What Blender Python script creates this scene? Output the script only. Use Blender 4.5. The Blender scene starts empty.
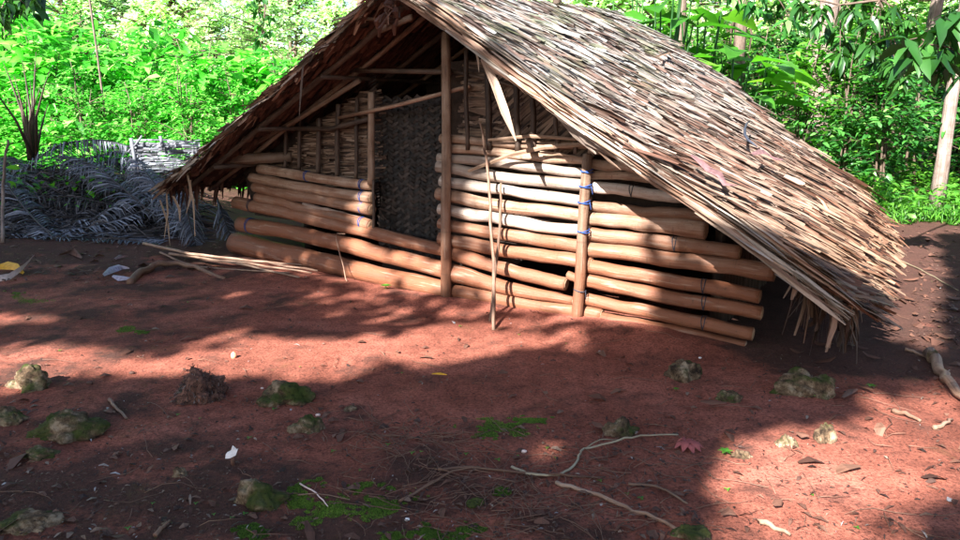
import bpy, bmesh, math, random
import numpy as np
from mathutils import Vector, Matrix, noise
rnd = random.Random(7)
nr = np.random.default_rng(11)
sc = bpy.context.scene
COL = sc.collection
V = Vector

# ------------------------------------------------------------------ camera constants
FPX = 747.0; PITCH = math.atan(160 / 747); CH = 1.5
def ray(u, v):
    dx = (u - 480) / FPX; dy = (270 - v) / FPX
    return V((dx, math.cos(PITCH) + dy * math.sin(PITCH), -math.sin(PITCH) + dy * math.cos(PITCH)))
def on_ground(u, v, z=0.0):
    d = ray(u, v); t = (z - CH) / d.z
    return V((d.x * t, d.y * t, z))
def on_plane(u, v, P, n):
    d = ray(u, v); t = (P[0] * n[0] + P[1] * n[1]) / (d.x * n[0] + d.y * n[1])
    return V((d.x * t, d.y * t, CH + d.z * t))
def at_depth(u, v, y):
    d = ray(u, v); t = y / d.y
    return V((d.x * t, y, CH + d.z * t))
def proj(P):
    x, y, z = P[0], P[1], P[2] - CH
    c = y * math.cos(PITCH) - z * math.sin(PITCH); q = y * math.sin(PITCH) + z * math.cos(PITCH)
    return (480 + FPX * x / c, 270 - FPX * q / c)

# ------------------------------------------------------------------ mesh helpers
class MB:
    def __init__(s): s.v = []; s.f = []; s.uv = []
    def tube(s, pts, rad, n=9, caps=True, wob=0.0, seed=0.0, vo=0.0):
        pts = [V(p) for p in pts]
        if not hasattr(rad, '__len__'): rad = [rad] * len(pts)
        base = len(s.v); L = 0; ls = []
        T0 = (pts[1] - pts[0]).normalized()
        ref = V((0, 0, 1)) if abs(T0.z) < .9 else V((1, 0, 0))
        for i, p in enumerate(pts):
            if i: L += (p - pts[i - 1]).length
            ls.append(L)
            T = (pts[min(i + 1, len(pts) - 1)] - pts[max(i - 1, 0)]).normalized()
            a = T.cross(ref).normalized(); b = T.cross(a)
            for k in range(n):
                th = 2 * math.pi * k / n
                r = rad[i]
                if wob:
                    r *= 1 + wob * noise.noise(V((math.cos(th) * 1.3 + seed, math.sin(th) * 1.3, L * 4)))
                s.v.append(p + (a * math.cos(th) + b * math.sin(th)) * r)
        rm = max(rad)
        for i in range(len(pts) - 1):
            for k in range(n):
                k2 = (k + 1) % n
                s.f.append((base + i * n + k, base + i * n + k2, base + (i + 1) * n + k2, base + (i + 1) * n + k))
                c0 = vo + 6.283 * rm * k / n; c1 = vo + 6.283 * rm * (k + 1) / n
                s.uv.append(((ls[i], c0), (ls[i], c1), (ls[i + 1], c1), (ls[i + 1], c0)))
        if caps:
            s.f.append(tuple(base + k for k in range(n))[::-1]); s.uv.append(tuple((.0, .0) for _ in range(n)))
            o = base + (len(pts) - 1) * n
            s.f.append(tuple(o + k for k in range(n))); s.uv.append(tuple((.0, .0) for _ in range(n)))
    def strip(s, pts, wid, side, fold=0.0, nrm=None):
        base = len(s.v); L = 0; uo = rnd.random() * 50
        pts = [V(p) for p in pts]; n = len(pts); mid = fold != 0
        for i, p in enumerate(pts):
            w = wid[i] if hasattr(wid, '__len__') else wid
            sd = side[i] if isinstance(side, list) else side
            s.v.append(p - sd * w * .5)
            if mid: s.v.append(p + nrm * fold * w)
            s.v.append(p + sd * w * .5)
        k = 3 if mid else 2
        for i in range(n - 1):
            l = (pts[i + 1] - pts[i]).length
            for q in range(k - 1):
                a = base + i * k + q
                s.f.append((a, a + 1, a + k + 1, a + k))
                s.uv.append(((uo + L, q * .02), (uo + L, q * .02 + .03), (uo + L + l, q * .02 + .03), (uo + L + l, q * .02)))
            L += l
    def box(s, P, X, Y, Z):
        b = len(s.v)
        for q in ((0,0,0),(1,0,0),(1,1,0),(0,1,0),(0,0,1),(1,0,1),(1,1,1),(0,1,1)):
            s.v.append(V(P) + V(X) * q[0] + V(Y) * q[1] + V(Z) * q[2])
        for f in ((0,3,2,1),(4,5,6,7),(0,1,5,4),(1,2,6,5),(2,3,7,6),(3,0,4,7)):
            s.f.append(tuple(b + i for i in f)); s.uv.append(((0,0),(1,0),(1,1),(0,1)))
    def build(s, name, mat, parent=None, loc=(0, 0, 0), smooth=True):
        loc = V(loc)
        me = bpy.data.meshes.new(name)
        me.from_pydata([tuple(v - loc) for v in s.v], [], s.f)
        ul = me.uv_layers.new(name='UVMap')
        ul.data.foreach_set('uv', [c for f in s.uv for q in f for c in q])
        if smooth: me.shade_smooth()
        me.materials.append(mat)
        return link(name, me, parent, loc if parent is None else None)
def link(name, me, parent=None, loc=None):
    o = bpy.data.objects.new(name, me); COL.objects.link(o)
    if parent is not None: o.parent = parent
    if loc is not None: o.location = loc
    return o
def tag(o, label, cat, group=None, kind=None):
    if label: o['label'] = label
    if cat: o['category'] = cat
    if group: o['group'] = group
    if kind: o['kind'] = kind
    return o
def empty(name, loc, label, cat, group=None):
    o = bpy.data.objects.new(name, None); COL.objects.link(o); o.location = loc; o.empty_display_size = .2
    return tag(o, label, cat, group)
def struct(o): o['kind'] = 'structure'; return o
def copy_tree(o, parent=None):
    c = o.copy(); COL.objects.link(c)
    if parent is not None: c.parent = parent
    for ch in list(o.children): copy_tree(ch, c)
    return c
def np_mesh(name, VV, FF, mat, parent=None, loc=None, smooth=False):
    me = bpy.data.meshes.new(name); k = FF.shape[1]
    me.vertices.add(len(VV)); me.vertices.foreach_set('co', VV.astype(np.float32).ravel())
    me.loops.add(FF.size); me.loops.foreach_set('vertex_index', FF.astype(np.int32).ravel())
    me.polygons.add(len(FF)); me.polygons.foreach_set('loop_start', np.arange(0, FF.size, k, dtype=np.int32))
    me.polygons.foreach_set('loop_total', np.full(len(FF), k, dtype=np.int32))
    me.update(calc_edges=True); me.validate()
    if smooth: me.shade_smooth()
    me.materials.append(mat)
    return link(name, me, parent, loc)
LT = np.array([(0,0,0),(.3,.5,.10),(.33,0,-.02),(.3,-.5,.10),(.68,.36,.05),(.68,0,-.05),(.68,-.36,.05),(1,0,-.10)], float)
LF = np.array([(0,2,1),(0,3,2),(1,2,5),(1,5,4),(2,3,6),(2,6,5),(4,5,7),(5,6,7)])
ST = np.array([(0,0,0),(.45,.5,.08),(1,0,-.05),(.45,-.5,.08)], float)
SF = np.array([(0,2,1),(0,3,2)])
def norm(a): return a / (np.linalg.norm(a, axis=1, keepdims=True) + 1e-9)
def leaf_arrays(pos, dr, up, length, width, simple=False, droop=.25):
    T, F = (ST, SF) if simple else (LT, LF)
    X = norm(dr); Y = norm(np.cross(up, X)); Z = np.cross(X, Y)
    l = length[:, None, None]; w = width[:, None, None]
    x = T[None, :, 0:1] * l; y = T[None, :, 1:2] * w; z = T[None, :, 2:3] * w - droop * l * T[None, :, 0:1] ** 2
    P = pos[:, None, :] + X[:, None, :] * x + Y[:, None, :] * y + Z[:, None, :] * z
    n = len(T)
    FF = F[None] + (np.arange(len(pos)) * n)[:, None, None]
    return P.reshape(-1, 3), FF.reshape(-1, 3)
def rand_dirs(n, zlo=-1, zhi=1, g=None):
    g = g or nr
    z = g.uniform(zlo, zhi, n); a = g.uniform(0, 2 * math.pi, n); r = np.sqrt(np.maximum(0, 1 - z * z))
    return np.stack([r * np.cos(a), r * np.sin(a), z], 1)

# ------------------------------------------------------------------ materials
def nt(name):
    m = bpy.data.materials.new(name); m.use_nodes = True; t = m.node_tree
    return m, t, t.nodes['Principled BSDF'], t.nodes['Material Output']
def N(t, typ, **kw):
    n = t.nodes.new(typ)
    for k, v in kw.items(): setattr(n, k, v)
    return n
def ramp(t, fac, stops, interp='LINEAR'):
    r = N(t, 'ShaderNodeValToRGB'); r.color_ramp.interpolation = interp; e = r.color_ramp.elements
    while len(e) < len(stops): e.new(.5)
    for q, (p, c) in zip(e, stops):
        q.position = p; q.color = (*c, 1) if len(c) == 3 else c
    t.links.new(fac, r.inputs[0]); return r.outputs[0]
def noisen(t, vec, scale, detail=4, rough=.6, dist=0):
    n = N(t, 'ShaderNodeTexNoise'); n.inputs['Scale'].default_value = scale; n.inputs['Detail'].default_value = detail
    n.inputs['Roughness'].default_value = rough; n.inputs['Distortion'].default_value = dist
    if vec is not None: t.links.new(vec, n.inputs['Vector'])
    return n.outputs[0]
def mix(t, fac, a, b, mode='MIX'):
    m = N(t, 'ShaderNodeMix', data_type='RGBA', blend_type=mode)
    for i, x in ((0, fac), (6, a), (7, b)):
        if hasattr(x, 'links') or hasattr(x, 'is_linked'): t.links.new(x, m.inputs[i])
        elif i == 0: m.inputs[i].default_value = x
        else: m.inputs[i].default_value = (*x, 1)
    return m.outputs[2]
def mapping(t, vec, sc_):
    m = N(t, 'ShaderNodeMapping'); m.inputs['Scale'].default_value = sc_; t.links.new(vec, m.inputs['Vector']); return m.outputs[0]
def mathn(t, op, a, b=None, c=None, clamp=False):
    m = N(t, 'ShaderNodeMath', operation=op, use_clamp=clamp)
    for i, x in enumerate((a, b, c)):
        if x is None: continue
        if hasattr(x, 'is_linked'): t.links.new(x, m.inputs[i])
        else: m.inputs[i].default_value = x
    return m.outputs[0]
def maprange(t, v, a, b, c=0, d=1):
    m = N(t, 'ShaderNodeMapRange'); t.links.new(v, m.inputs[0])
    for i, x in enumerate((a, b, c, d)): m.inputs[i + 1].default_value = x
    return m.outputs[0]
def bump(t, bs, h, strength=.5, dist=.01):
    b = N(t, 'ShaderNodeBump'); b.inputs['Strength'].default_value = strength; b.inputs['Distance'].default_value = dist
    t.links.new(h, b.inputs['Height']); t.links.new(b.outputs[0], bs.inputs['Normal'])
def leaf_mat(name, stops, transl=.45, tcol=(1.6, 1.9, .6), rough=.42, spec=.5, patch=None):
    m, t, bs, out = nt(name)
    g = N(t, 'ShaderNodeNewGeometry'); oi = N(t, 'ShaderNodeObjectInfo')
    col = ramp(t, g.outputs['Random Per Island'], stops)
    nz = noisen(t, g.outputs['Position'], 2.2, 3)
    col = mix(t, 1.0, col, ramp(t, nz, [(.3, (.62, .66, .6)), (.7, (1.35, 1.3, 1.2))]), 'MULTIPLY')
    col = mix(t, 1.0, col, ramp(t, oi.outputs['Random'], [(0, (.8, .85, .8)), (1, (1.2, 1.12, 1.0))]), 'MULTIPLY')
    t.links.new(col, bs.inputs['Base Color']); bs.inputs['Roughness'].default_value = rough
    bs.inputs['Specular IOR Level'].default_value = spec
    if transl:
        tr = N(t, 'ShaderNodeBsdfTranslucent'); t.links.new(mix(t, 1.0, col, tcol, 'MULTIPLY'), tr.inputs[0])
        ms = N(t, 'ShaderNodeMixShader'); ms.inputs[0].default_value = transl
        t.links.new(bs.outputs[0], ms.inputs[1]); t.links.new(tr.outputs[0], ms.inputs[2]); t.links.new(ms.outputs[0], out.inputs[0])
    return m
def strip_mat(name, stops, rough=.6, transl=0., streak=.35, zlow=None, moss=None, spec=.3):
    """dry fibrous leaf strips: tone per strip, streaks along the strip"""
    m, t, bs, out = nt(name)
    g = N(t, 'ShaderNodeNewGeometry'); uv = N(t, 'ShaderNodeUVMap')
    col = ramp(t, g.outputs['Random Per Island'], stops)
    st = noisen(t, mapping(t, uv.outputs[0], (9, 260, 1)), 1.0, 4, .7)
    col = mix(t, 1.0, col, ramp(t, st, [(.3, (1 - streak * 1.5,) * 3), (.5, (1, 1, 1)), (.72, (1 + streak,) * 3)]), 'MULTIPLY')
    blot = noisen(t, mapping(t, uv.outputs[0], (6, 30, 1)), 1.0, 3, .6)
    col = mix(t, 1.0, col, ramp(t, blot, [(.32, (.5, .45, .42)), (.5, (1, 1, 1))]), 'MULTIPLY')
    sep = N(t, 'ShaderNodeSeparateXYZ'); t.links.new(g.outputs['Position'], sep.inputs[0])
    if zlow:
        big = noisen(t, g.outputs['Position'], 1.3, 3)
        f = maprange(t, mathn(t, 'ADD', sep.outputs[2], mathn(t, 'MULTIPLY', big, .7)), 1.0, 2.2, 1, 0)
        col = mix(t, f, col, mix(t, 1.0, col, zlow, 'MULTIPLY'))
    if moss:
        n2 = noisen(t, g.outputs['Position'], 3.5, 5, .65)
        f = mathn(t, 'MULTIPLY', maprange(t, sep.outputs[2], 1.3, 2.1), maprange(t, n2, .5, .62), clamp=True)
        col = mix(t, mathn(t, 'MULTIPLY', f, .6), col, moss)
    col = mix(t, 1.0, col, (.55, .565, .585), 'MULTIPLY')
    t.links.new(col, bs.inputs['Base Color']); bs.inputs['Roughness'].default_value = rough
    bs.inputs['Specular IOR Level'].default_value = spec
    bump(t, bs, st, .5, .004)
    if transl:
        tr = N(t, 'ShaderNodeBsdfTranslucent'); t.links.new(col, tr.inputs[0])
        ms = N(t, 'ShaderNodeMixShader'); ms.inputs[0].default_value = transl
        t.links.new(bs.outputs[0], ms.inputs[1]); t.links.new(tr.outputs[0], ms.inputs[2]); t.links.new(ms.outputs[0], out.inputs[0])
    return m
def wood_mat(name, pale, mid, dark, stain=None, z0=.35, z1=1.05, rough=.62, spec=.35):
    m, t, bs, out = nt(name)
    g = N(t, 'ShaderNodeNewGeometry'); uv = N(t, 'ShaderNodeUVMap'); oi = N(t, 'ShaderNodeObjectInfo')
    n1 = noisen(t, mapping(t, uv.outputs[0], (2.2, 26, 1)), 1.0, 6, .65, .4)
    n2 = noisen(t, g.outputs['Position'], 7, 5, .6)
    col = ramp(t, mathn(t, 'ADD', mathn(t, 'MULTIPLY', n1, .6), mathn(t, 'MULTIPLY', n2, .4)), [(.36, dark), (.48, mid), (.6, pale)])
    col = mix(t, 1.0, col, ramp(t, oi.outputs['Random'], [(0, (.60, .56, .52)), (.5, (.98, .95, .92)), (1, (1.2, 1.22, 1.22))]), 'MULTIPLY')
    if stain:
        sep = N(t, 'ShaderNodeSeparateXYZ'); t.links.new(g.outputs['Position'], sep.inputs[0])
        zz = mathn(t, 'ADD', sep.outputs[2], mathn(t, 'MULTIPLY', n1, .45))
        f = maprange(t, zz, z0, z1, .92, 0)
        col = mix(t, f, col, mix(t, n2, stain, tuple(c * .62 for c in stain)))
    spots = noisen(t, g.outputs['Position'], 38, 3, .7)
    col = mix(t, maprange(t, spots, .62, .7, 0, .55), col, tuple(c * .45 for c in dark))
    stn = noisen(t, mapping(t, uv.outputs[0], (1.1, 9, 1)), 1.0, 4, .6)
    col = mix(t, maprange(t, stn, .56, .68, 0, .45), col, tuple(c * .5 for c in mid))
    lt = noisen(t, mapping(t, uv.outputs[0], (1.7, 14, 1)), 1.7, 4, .6)
    col = mix(t, maprange(t, lt, .57, .66, 0, .4), col, tuple(min(1, c * 1.25) for c in pale))
    # age rings / scars running round the pole
    sc2 = noisen(t, mapping(t, uv.outputs[0], (30, 1.5, 1)), 1.0, 2, .5)
    col = mix(t, maprange(t, sc2, .66, .7, 0, .35), col, tuple(c * .6 for c in dark))
    col = mix(t, 1.0, col, (.68, .645, .63), 'MULTIPLY')
    t.links.new(col, bs.inputs['Base Color']); bs.inputs['Roughness'].default_value = rough
    bs.inputs['Specular IOR Level'].default_value = spec
    bump(t, bs, mathn(t, 'ADD', n1, mathn(t, 'MULTIPLY', spots, .3)), .7, .016)
    return m
def plain_mat(name, c, rough=.6, var=.25, scale=20, spec=.3):
    m, t, bs, out = nt(name)
    g = N(t, 'ShaderNodeNewGeometry'); n = noisen(t, g.outputs['Position'], scale, 4)
    t.links.new(ramp(t, n, [(.3, tuple(x * (1 - var) for x in c)), (.7, tuple(x * (1 + var) for x in c))]), bs.inputs['Base Color'])
    bs.inputs['Roughness'].default_value = rough; bs.inputs['Specular IOR Level'].default_value = spec
    bump(t, bs, n, .3, .004); return m

def soil_material():
    m, t, bs, out = nt('red_soil')
    g = N(t, 'ShaderNodeNewGeometry'); P = g.outputs['Position']
    a = noisen(t, P, 1.1, 5, .6); b = noisen(t, P, 9, 6, .7); c = noisen(t, P, 70, 5, .75); d = noisen(t, P, 230, 2, .6)
    col = ramp(t, a, [(.32, (.18, .062, .042)), (.5, (.30, .105, .072)), (.68, (.38, .145, .105))])
    col = mix(t, 1.0, col, ramp(t, b, [(.3, (.62, .58, .56)), (.5, (1, 1, 1)), (.72, (1.22, 1.2, 1.18))]), 'MULTIPLY')
    col = mix(t, 1.0, col, ramp(t, c, [(.34, (.35, .32, .32)), (.47, (.95, .95, .95)), (.62, (1.4, 1.38, 1.35))]), 'MULTIPLY')
    sep = N(t, 'ShaderNodeSeparateXYZ'); t.links.new(P, sep.inputs[0])
    # dark humus, with shade also painted in at front left and under right eave
    hum_shade = noisen(t, P, 2.3, 5, .65)
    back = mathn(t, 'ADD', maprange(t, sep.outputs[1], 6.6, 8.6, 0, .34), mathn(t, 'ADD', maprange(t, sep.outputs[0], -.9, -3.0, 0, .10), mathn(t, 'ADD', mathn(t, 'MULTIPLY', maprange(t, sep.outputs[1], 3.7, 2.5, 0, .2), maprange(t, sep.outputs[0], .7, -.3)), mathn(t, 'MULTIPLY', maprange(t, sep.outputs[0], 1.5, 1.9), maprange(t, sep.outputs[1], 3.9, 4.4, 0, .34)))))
    hf = maprange(t, mathn(t, 'ADD', hum_shade, back), .53, .70, 0, .85)
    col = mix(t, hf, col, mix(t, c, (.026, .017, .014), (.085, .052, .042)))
    # green film of algae here and there
    al = noisen(t, P, 3.1, 5, .7)
    af = mathn(t, 'MULTIPLY', maprange(t, al, .60, .70, 0, .42), maprange(t, c, .4, .6))
    col = mix(t, af, col, (.05, .075, .02))
    # pale grit
    vo = N(t, 'ShaderNodeTexVoronoi'); vo.inputs['Scale'].default_value = 60; t.links.new(P, vo.inputs['Vector'])
    gf = mathn(t, 'MULTIPLY', maprange(t, vo.outputs['Distance'], .13, .09), maprange(t, noisen(t, P, 11, 2), .52, .6), clamp=True)
    col = mix(t, mathn(t, 'MULTIPLY', gf, .7), col, (.42, .30, .24))
    col = mix(t, 1.0, col, (.88, .83, .80), 'MULTIPLY')
    t.links.new(col, bs.inputs['Base Color']); bs.inputs['Roughness'].default_value = .93
    bs.inputs['Specular IOR Level'].default_value = .15
    h = mathn(t, 'ADD', mathn(t, 'MULTIPLY', b, 1.4), mathn(t, 'ADD', c, mathn(t, 'MULTIPLY', d, .5)))
    bump(t, bs, h, .8, .014); return m
def rock_material():
    m, t, bs, out = nt('mossy_rock')
    g = N(t, 'ShaderNodeNewGeometry'); P = g.outputs['Position']; oi = N(t, 'ShaderNodeObjectInfo')
    a = noisen(t, P, 14, 6, .7); b = noisen(t, P, 60, 5, .7); c = noisen(t, P, 6, 4, .6)
    col = ramp(t, a, [(.36, (.04, .028, .02)), (.5, (.20, .14, .09)), (.62, (.46, .37, .27))])
    sep = N(t, 'ShaderNodeSeparateXYZ'); t.links.new(g.outputs['Normal'], sep.inputs[0])
    mf = mathn(t, 'ADD', mathn(t, 'MULTIPLY', sep.outputs[2], .10), mathn(t, 'ADD', c, mathn(t, 'MULTIPLY', mathn(t, 'SUBTRACT', oi.outputs['Random'], .5), .12)))
    mf = maprange(t, mf, .50, .64)
    col = mix(t, mathn(t, 'MULTIPLY', mf, .85), col, mix(t, b, (.022, .040, .008), (.10, .15, .03)))
    pit = maprange(t, b, .42, .34)
    col = mix(t, mathn(t, 'MULTIPLY', pit, .7), col, (.02, .015, .012))
    col = mix(t, 1.0, col, (.58, .54, .50), 'MULTIPLY')
    t.links.new(col, bs.inputs['Base Color']); bs.inputs['Roughness'].default_value = .95
    bs.inputs['Specular IOR Level'].default_value = .15
    bump(t, bs, b, .6, .012); return m

M = {}
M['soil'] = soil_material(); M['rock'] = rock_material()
M['thatch'] = strip_mat('thatch_leaf', [(0, (.05, .035, .03)), (.12, (.15, .09, .068)), (.28, (.25, .15, .115)), (.45, (.31, .24, .20)), (.7, (.34, .315, .285)), (.9, (.44, .405, .37)), (1, (.62, .56, .50))],
                        zlow=(1.0, .66, .45), moss=(.15, .19, .085), streak=.35, transl=.05)
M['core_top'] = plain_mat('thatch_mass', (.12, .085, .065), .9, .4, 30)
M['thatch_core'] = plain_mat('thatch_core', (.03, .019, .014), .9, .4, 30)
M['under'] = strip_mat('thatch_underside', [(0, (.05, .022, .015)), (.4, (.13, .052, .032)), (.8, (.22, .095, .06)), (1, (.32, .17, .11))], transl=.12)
M['edge'] = strip_mat('rake_leaf', [(0, (.36, .19, .12)), (.35, (.52, .31, .20)), (.7, (.58, .44, .33)), (1, (.66, .58, .50))], streak=.25)
M['dryleaf'] = strip_mat('dry_leaf', [(0, (.30, .15, .09)), (.5, (.44, .27, .17)), (1, (.56, .42, .30))], streak=.25, transl=.1)
M['gable'] = strip_mat('gable_leaf', [(0, (.04, .024, .016)), (.4, (.15, .082, .052)), (.8, (.32, .20, .13)), (1, (.46, .32, .23))])
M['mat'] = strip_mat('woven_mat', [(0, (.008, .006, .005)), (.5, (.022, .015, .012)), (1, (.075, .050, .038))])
M['log'] = wood_mat('peeled_log', (.46, .35, .27), (.33, .215, .145), (.18, .10, .065), stain=(.34, .125, .060), z0=.62, z1=1.22)
M['logpale'] = wood_mat('pale_log', (.66, .60, .54), (.54, .46, .40), (.36, .27, .21), stain=(.34, .125, .060), z0=.52, z1=1.02)
M['loggrey'] = wood_mat('grey_log', (.32, .25, .22), (.21, .145, .12), (.11, .07, .055), stain=(.22, .10, .06), z0=.2, z1=.6)
M['post'] = wood_mat('post_wood', (.34, .26, .20), (.24, .16, .11), (.12, .07, .045), stain=(.30, .13, .07), z0=.6, z1=1.2)
M['pole'] = wood_mat('dark_pole', (.13, .09, .066), (.075, .048, .034), (.035, .023, .016))
M['stick'] = wood_mat('dry_stick', (.44, .32, .24), (.32, .20, .14), (.16, .09, .06))
M['cutend'] = plain_mat('sawn_end', (.34, .21, .13), .8, .4, 60)
M['blue'] = plain_mat('blue_cord', (.02, .055, .20), .6, .5, 60)
M['cord'] = plain_mat('dark_cord', (.03, .035, .05), .6, .3, 90)
M['frond'] = strip_mat('dry_frond', [(0, (.04, .04, .05)), (.4, (.13, .135, .17)), (.8, (.30, .32, .40)), (1, (.52, .55, .64))], streak=.2, spec=.5)
M['frondbrown'] = strip_mat('brown_frond', [(0, (.018, .014, .014)), (.5, (.06, .048, .048)), (1, (.22, .20, .22))], streak=.2)
M['slat'] = strip_mat('pale_weave', [(0, (.07, .07, .075)), (.4, (.20, .20, .22)), (1, (.36, .38, .42))], streak=.2)
M['bark'] = wood_mat('pale_bark', (.38, .31, .28), (.25, .19, .165), (.16, .11, .09))
M['barkdark'] = wood_mat('dark_bark', (.22, .17, .13), (.14, .10, .075), (.06, .042, .032))
M['leafL'] = leaf_mat('young_leaf', [(0, (.025, .16, .02)), (.35, (.075, .40, .05)), (.75, (.19, .58, .10)), (1, (.48, .72, .28))], .5, (1.15, 1.6, .95))
M['leafR'] = leaf_mat('forest_leaf', [(0, (.010, .055, .014)), (.5, (.03, .15, .03)), (.88, (.075, .26, .06)), (1, (.22, .44, .14))], .4, (1.5, 1.8, .6))
M['leafD'] = leaf_mat('dark_leaf', [(0, (.012, .05, .012)), (.6, (.022, .085, .018)), (1, (.045, .14, .03))], .28, (1.6, 2.0, .5), rough=.34)
M['leafF'] = leaf_mat('far_leaf_glare', [(0, (.28, .50, .32)), (.5, (.55, .74, .60)), (1, (.78, .85, .80))], .45, (1.4, 1.6, .8))  # near-white leaf colour holds the overexposed glare and haze of the distance
M['leafU'] = leaf_mat('herb_leaf', [(0, (.03, .13, .015)), (.6, (.07, .24, .03)), (1, (.14, .34, .05))], .4, (1.4, 1.7, .6))
M['moss'] = leaf_mat('moss_blades', [(0, (.04, .08, .012)), (.6, (.11, .22, .03)), (1, (.24, .38, .07))], .3, (1.2, 1.4, .5), rough=.7)
M['litter'] = strip_mat('litter_bits', [(0, (.04, .022, .016)), (.35, (.09, .042, .03)), (.66, (.17, .08, .055)), (.88, (.30, .18, .12)), (.97, (.45, .34, .27)), (.985, (.62, .56, .54)), (1, (.66, .62, .62))], streak=.2)
M['leafdead'] = strip_mat('dead_leaf', [(0, (.10, .045, .032)), (.5, (.22, .095, .06)), (1, (.34, .17, .11))], streak=.2, transl=.1)
M['redleaf'] = plain_mat('red_dead_leaf', (.33, .085, .075), .6, .3, 40)
M['purple'] = plain_mat('purple_dead_leaf', (.17, .09, .09), .6, .5, 30)
M['greyleaf'] = plain_mat('grey_dead_leaf', (.30, .26, .32), .55, .35, 40)
M['yellow'] = plain_mat('yellow_leaf', (.62, .30, .02), .5, .25, 30)
M['palepink'] = plain_mat('pale_husk', (.66, .50, .44), .6, .2, 30)
M['shell'] = plain_mat('orange_shell', (.62, .30, .18), .4, .2, 40)
M['white'] = plain_mat('white_cap', (.72, .66, .64), .5, .12, 40)
M['vine'] = wood_mat('pale_vine', (.52, .50, .36), (.42, .36, .25), (.25, .18, .12))
M['root'] = wood_mat('brown_root', (.30, .19, .12), (.22, .12, .08), (.10, .055, .04))
M['earth'] = plain_mat('stump_earth', (.13, .062, .045), .95, .6, 50)

# ------------------------------------------------------------------ sun direction
SUN_EL = math.radians(36); HX, HY = .50, .866
D = V((HX * math.cos(SUN_EL), HY * math.cos(SUN_EL), -math.sin(SUN_EL)))

# ------------------------------------------------------------------ the hut's key geometry
R = V((.515, .857, 0)); W = V((.857, -.515, 0))          # into the hut / along its right front wall
R2 = V((.656, .754, 0)); W2 = V((-.754, .656, 0))        # same for the left front wall, which bends back
P0 = on_ground(446, 302)

# ------------------------------------------------------------------ ground
def smooth(a, b, x):
    t = min(1, max(0, (x - a) / (b - a))); return t * t * (3 - 2 * t)
def hgt(x, y):
    r = math.hypot(x, y)
    z = 0.0
    if r < 30:
        z += .030 * noise.noise(V((x * .9, y * .9, 3))) + .012 * noise.noise(V((x * 3.1, y * 3.1, 1))) + .0065 * noise.noise(V((x * 9, y * 9, 5)))
    # bank under the frond heap at the back left
    dx = (x + 7.2) / 3.3; dy = (y - 11.6) / 2.1
    z += .62 * math.exp(-(dx * dx + dy * dy))
    # soil heaped against the foot of the wall
    q = V((x, y, 0)) - P0; s = q.dot(W); o = -q.dot(R)
    if -2.9 < s < 2.4:
        z += .045 * math.exp(-((o - .05) / .22) ** 2) * smooth(-2.9, -2.2, s) * smooth(2.4, 1.7, s)
    if y > 18: z += ((y - 18) * .10) * smooth(18, 34, y)
    return z
def gz(x, y, d=0): return V((x, y, hgt(x, y) + d))
def gp(u, v, d=0):
    p = on_ground(u, v); return gz(p.x, p.y, d)
def spaced(lo, f0, f1, hi, fine, growth=1.16):
    a = list(np.arange(f0, f1, fine)); s = fine
    while a[-1] < hi: s *= growth; a.append(a[-1] + s)
    s = fine
    while a[0] > lo: s *= growth; a.insert(0, a[0] - s)
    return a
xs = spaced(-90, -4.6, 4.2, 90, .034); ys = spaced(-40, 1.7, 9.0, 140, .034)
GV = np.array([(x, y, hgt(x, y)) for y in ys for x in xs])
nx = len(xs); ii = np.arange(len(ys) - 1)[:, None] * nx + np.arange(nx - 1)[None]
GF = np.stack([ii, ii + 1, ii + nx + 1, ii + nx], -1).reshape(-1, 4)
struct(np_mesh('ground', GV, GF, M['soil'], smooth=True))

# ------------------------------------------------------------------ THE HUT
hut = empty('thatched_hut', (P0.x, P0.y, 0), 'low log hut with leaf thatch roof reaching nearly to the red soil', 'hut')
HL = V((P0.x, P0.y, 0))
def hb(mb, name, mat, parent=None, smooth=True):
    return mb.build(name, mat, hut if parent is None else parent, HL, smooth)

AO = .5
Qr = P0 - R * AO
A = on_plane(400, -18, Qr, R)
B = on_plane(852, 297, Qr, R)
Dk = A + R * 4.0 + V((0, 0, .20))
Cc = B + R * 3.8 - W * .05 + V((0, 0, -.02))
Q2 = P0 - R2 * AO
E_ = on_plane(166, 186, Q2, R2)
Fk = E_ + R * 4.0

def quadpt(c00, c10, c01, c11, a, b, sag=0, seed=0):
    p = (c00 * (1 - a) + c10 * a) * (1 - b) + (c01 * (1 - a) + c11 * a) * b
    n = noise.noise(V((a * 3 + seed, b * 2.5, seed)))
    p = p + V((0, 0, .05 * n - sag * math.sin(math.pi * min(max(b, 0), 1)) ))
    return p
def rs(a, b):
    # a: 0 front rake .. 1 back, b: 0 ridge .. 1 eave.  A slight droop at the eave.
    p = quadpt(A, Dk, B, Cc, a, b, .035 * (1 - a) - .06 * a, 1.7)
    p.z -= .07 * max(0, b - .8) * 5 * (.5 + .5 * a)
    p.z -= .05 * math.sin(math.pi * min(max(a, 0), 1)) * (1 - b)
    return p
def ls(a, b):
    p = quadpt(A, Dk, E_, Fk, a, b, .03, 4.2)
    p.z -= .05 * math.sin(math.pi * min(max(a, 0), 1)) * (1 - b)
    return p
def frame(fn, a, b):
    p = fn(a, b); da = fn(a + .01, b) - p; db = fn(a, b + .01) - p
    n = da.cross(db).normalized()
    if n.z < 0: n = -n
    return p, da.normalized(), db.normalized(), n
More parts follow.
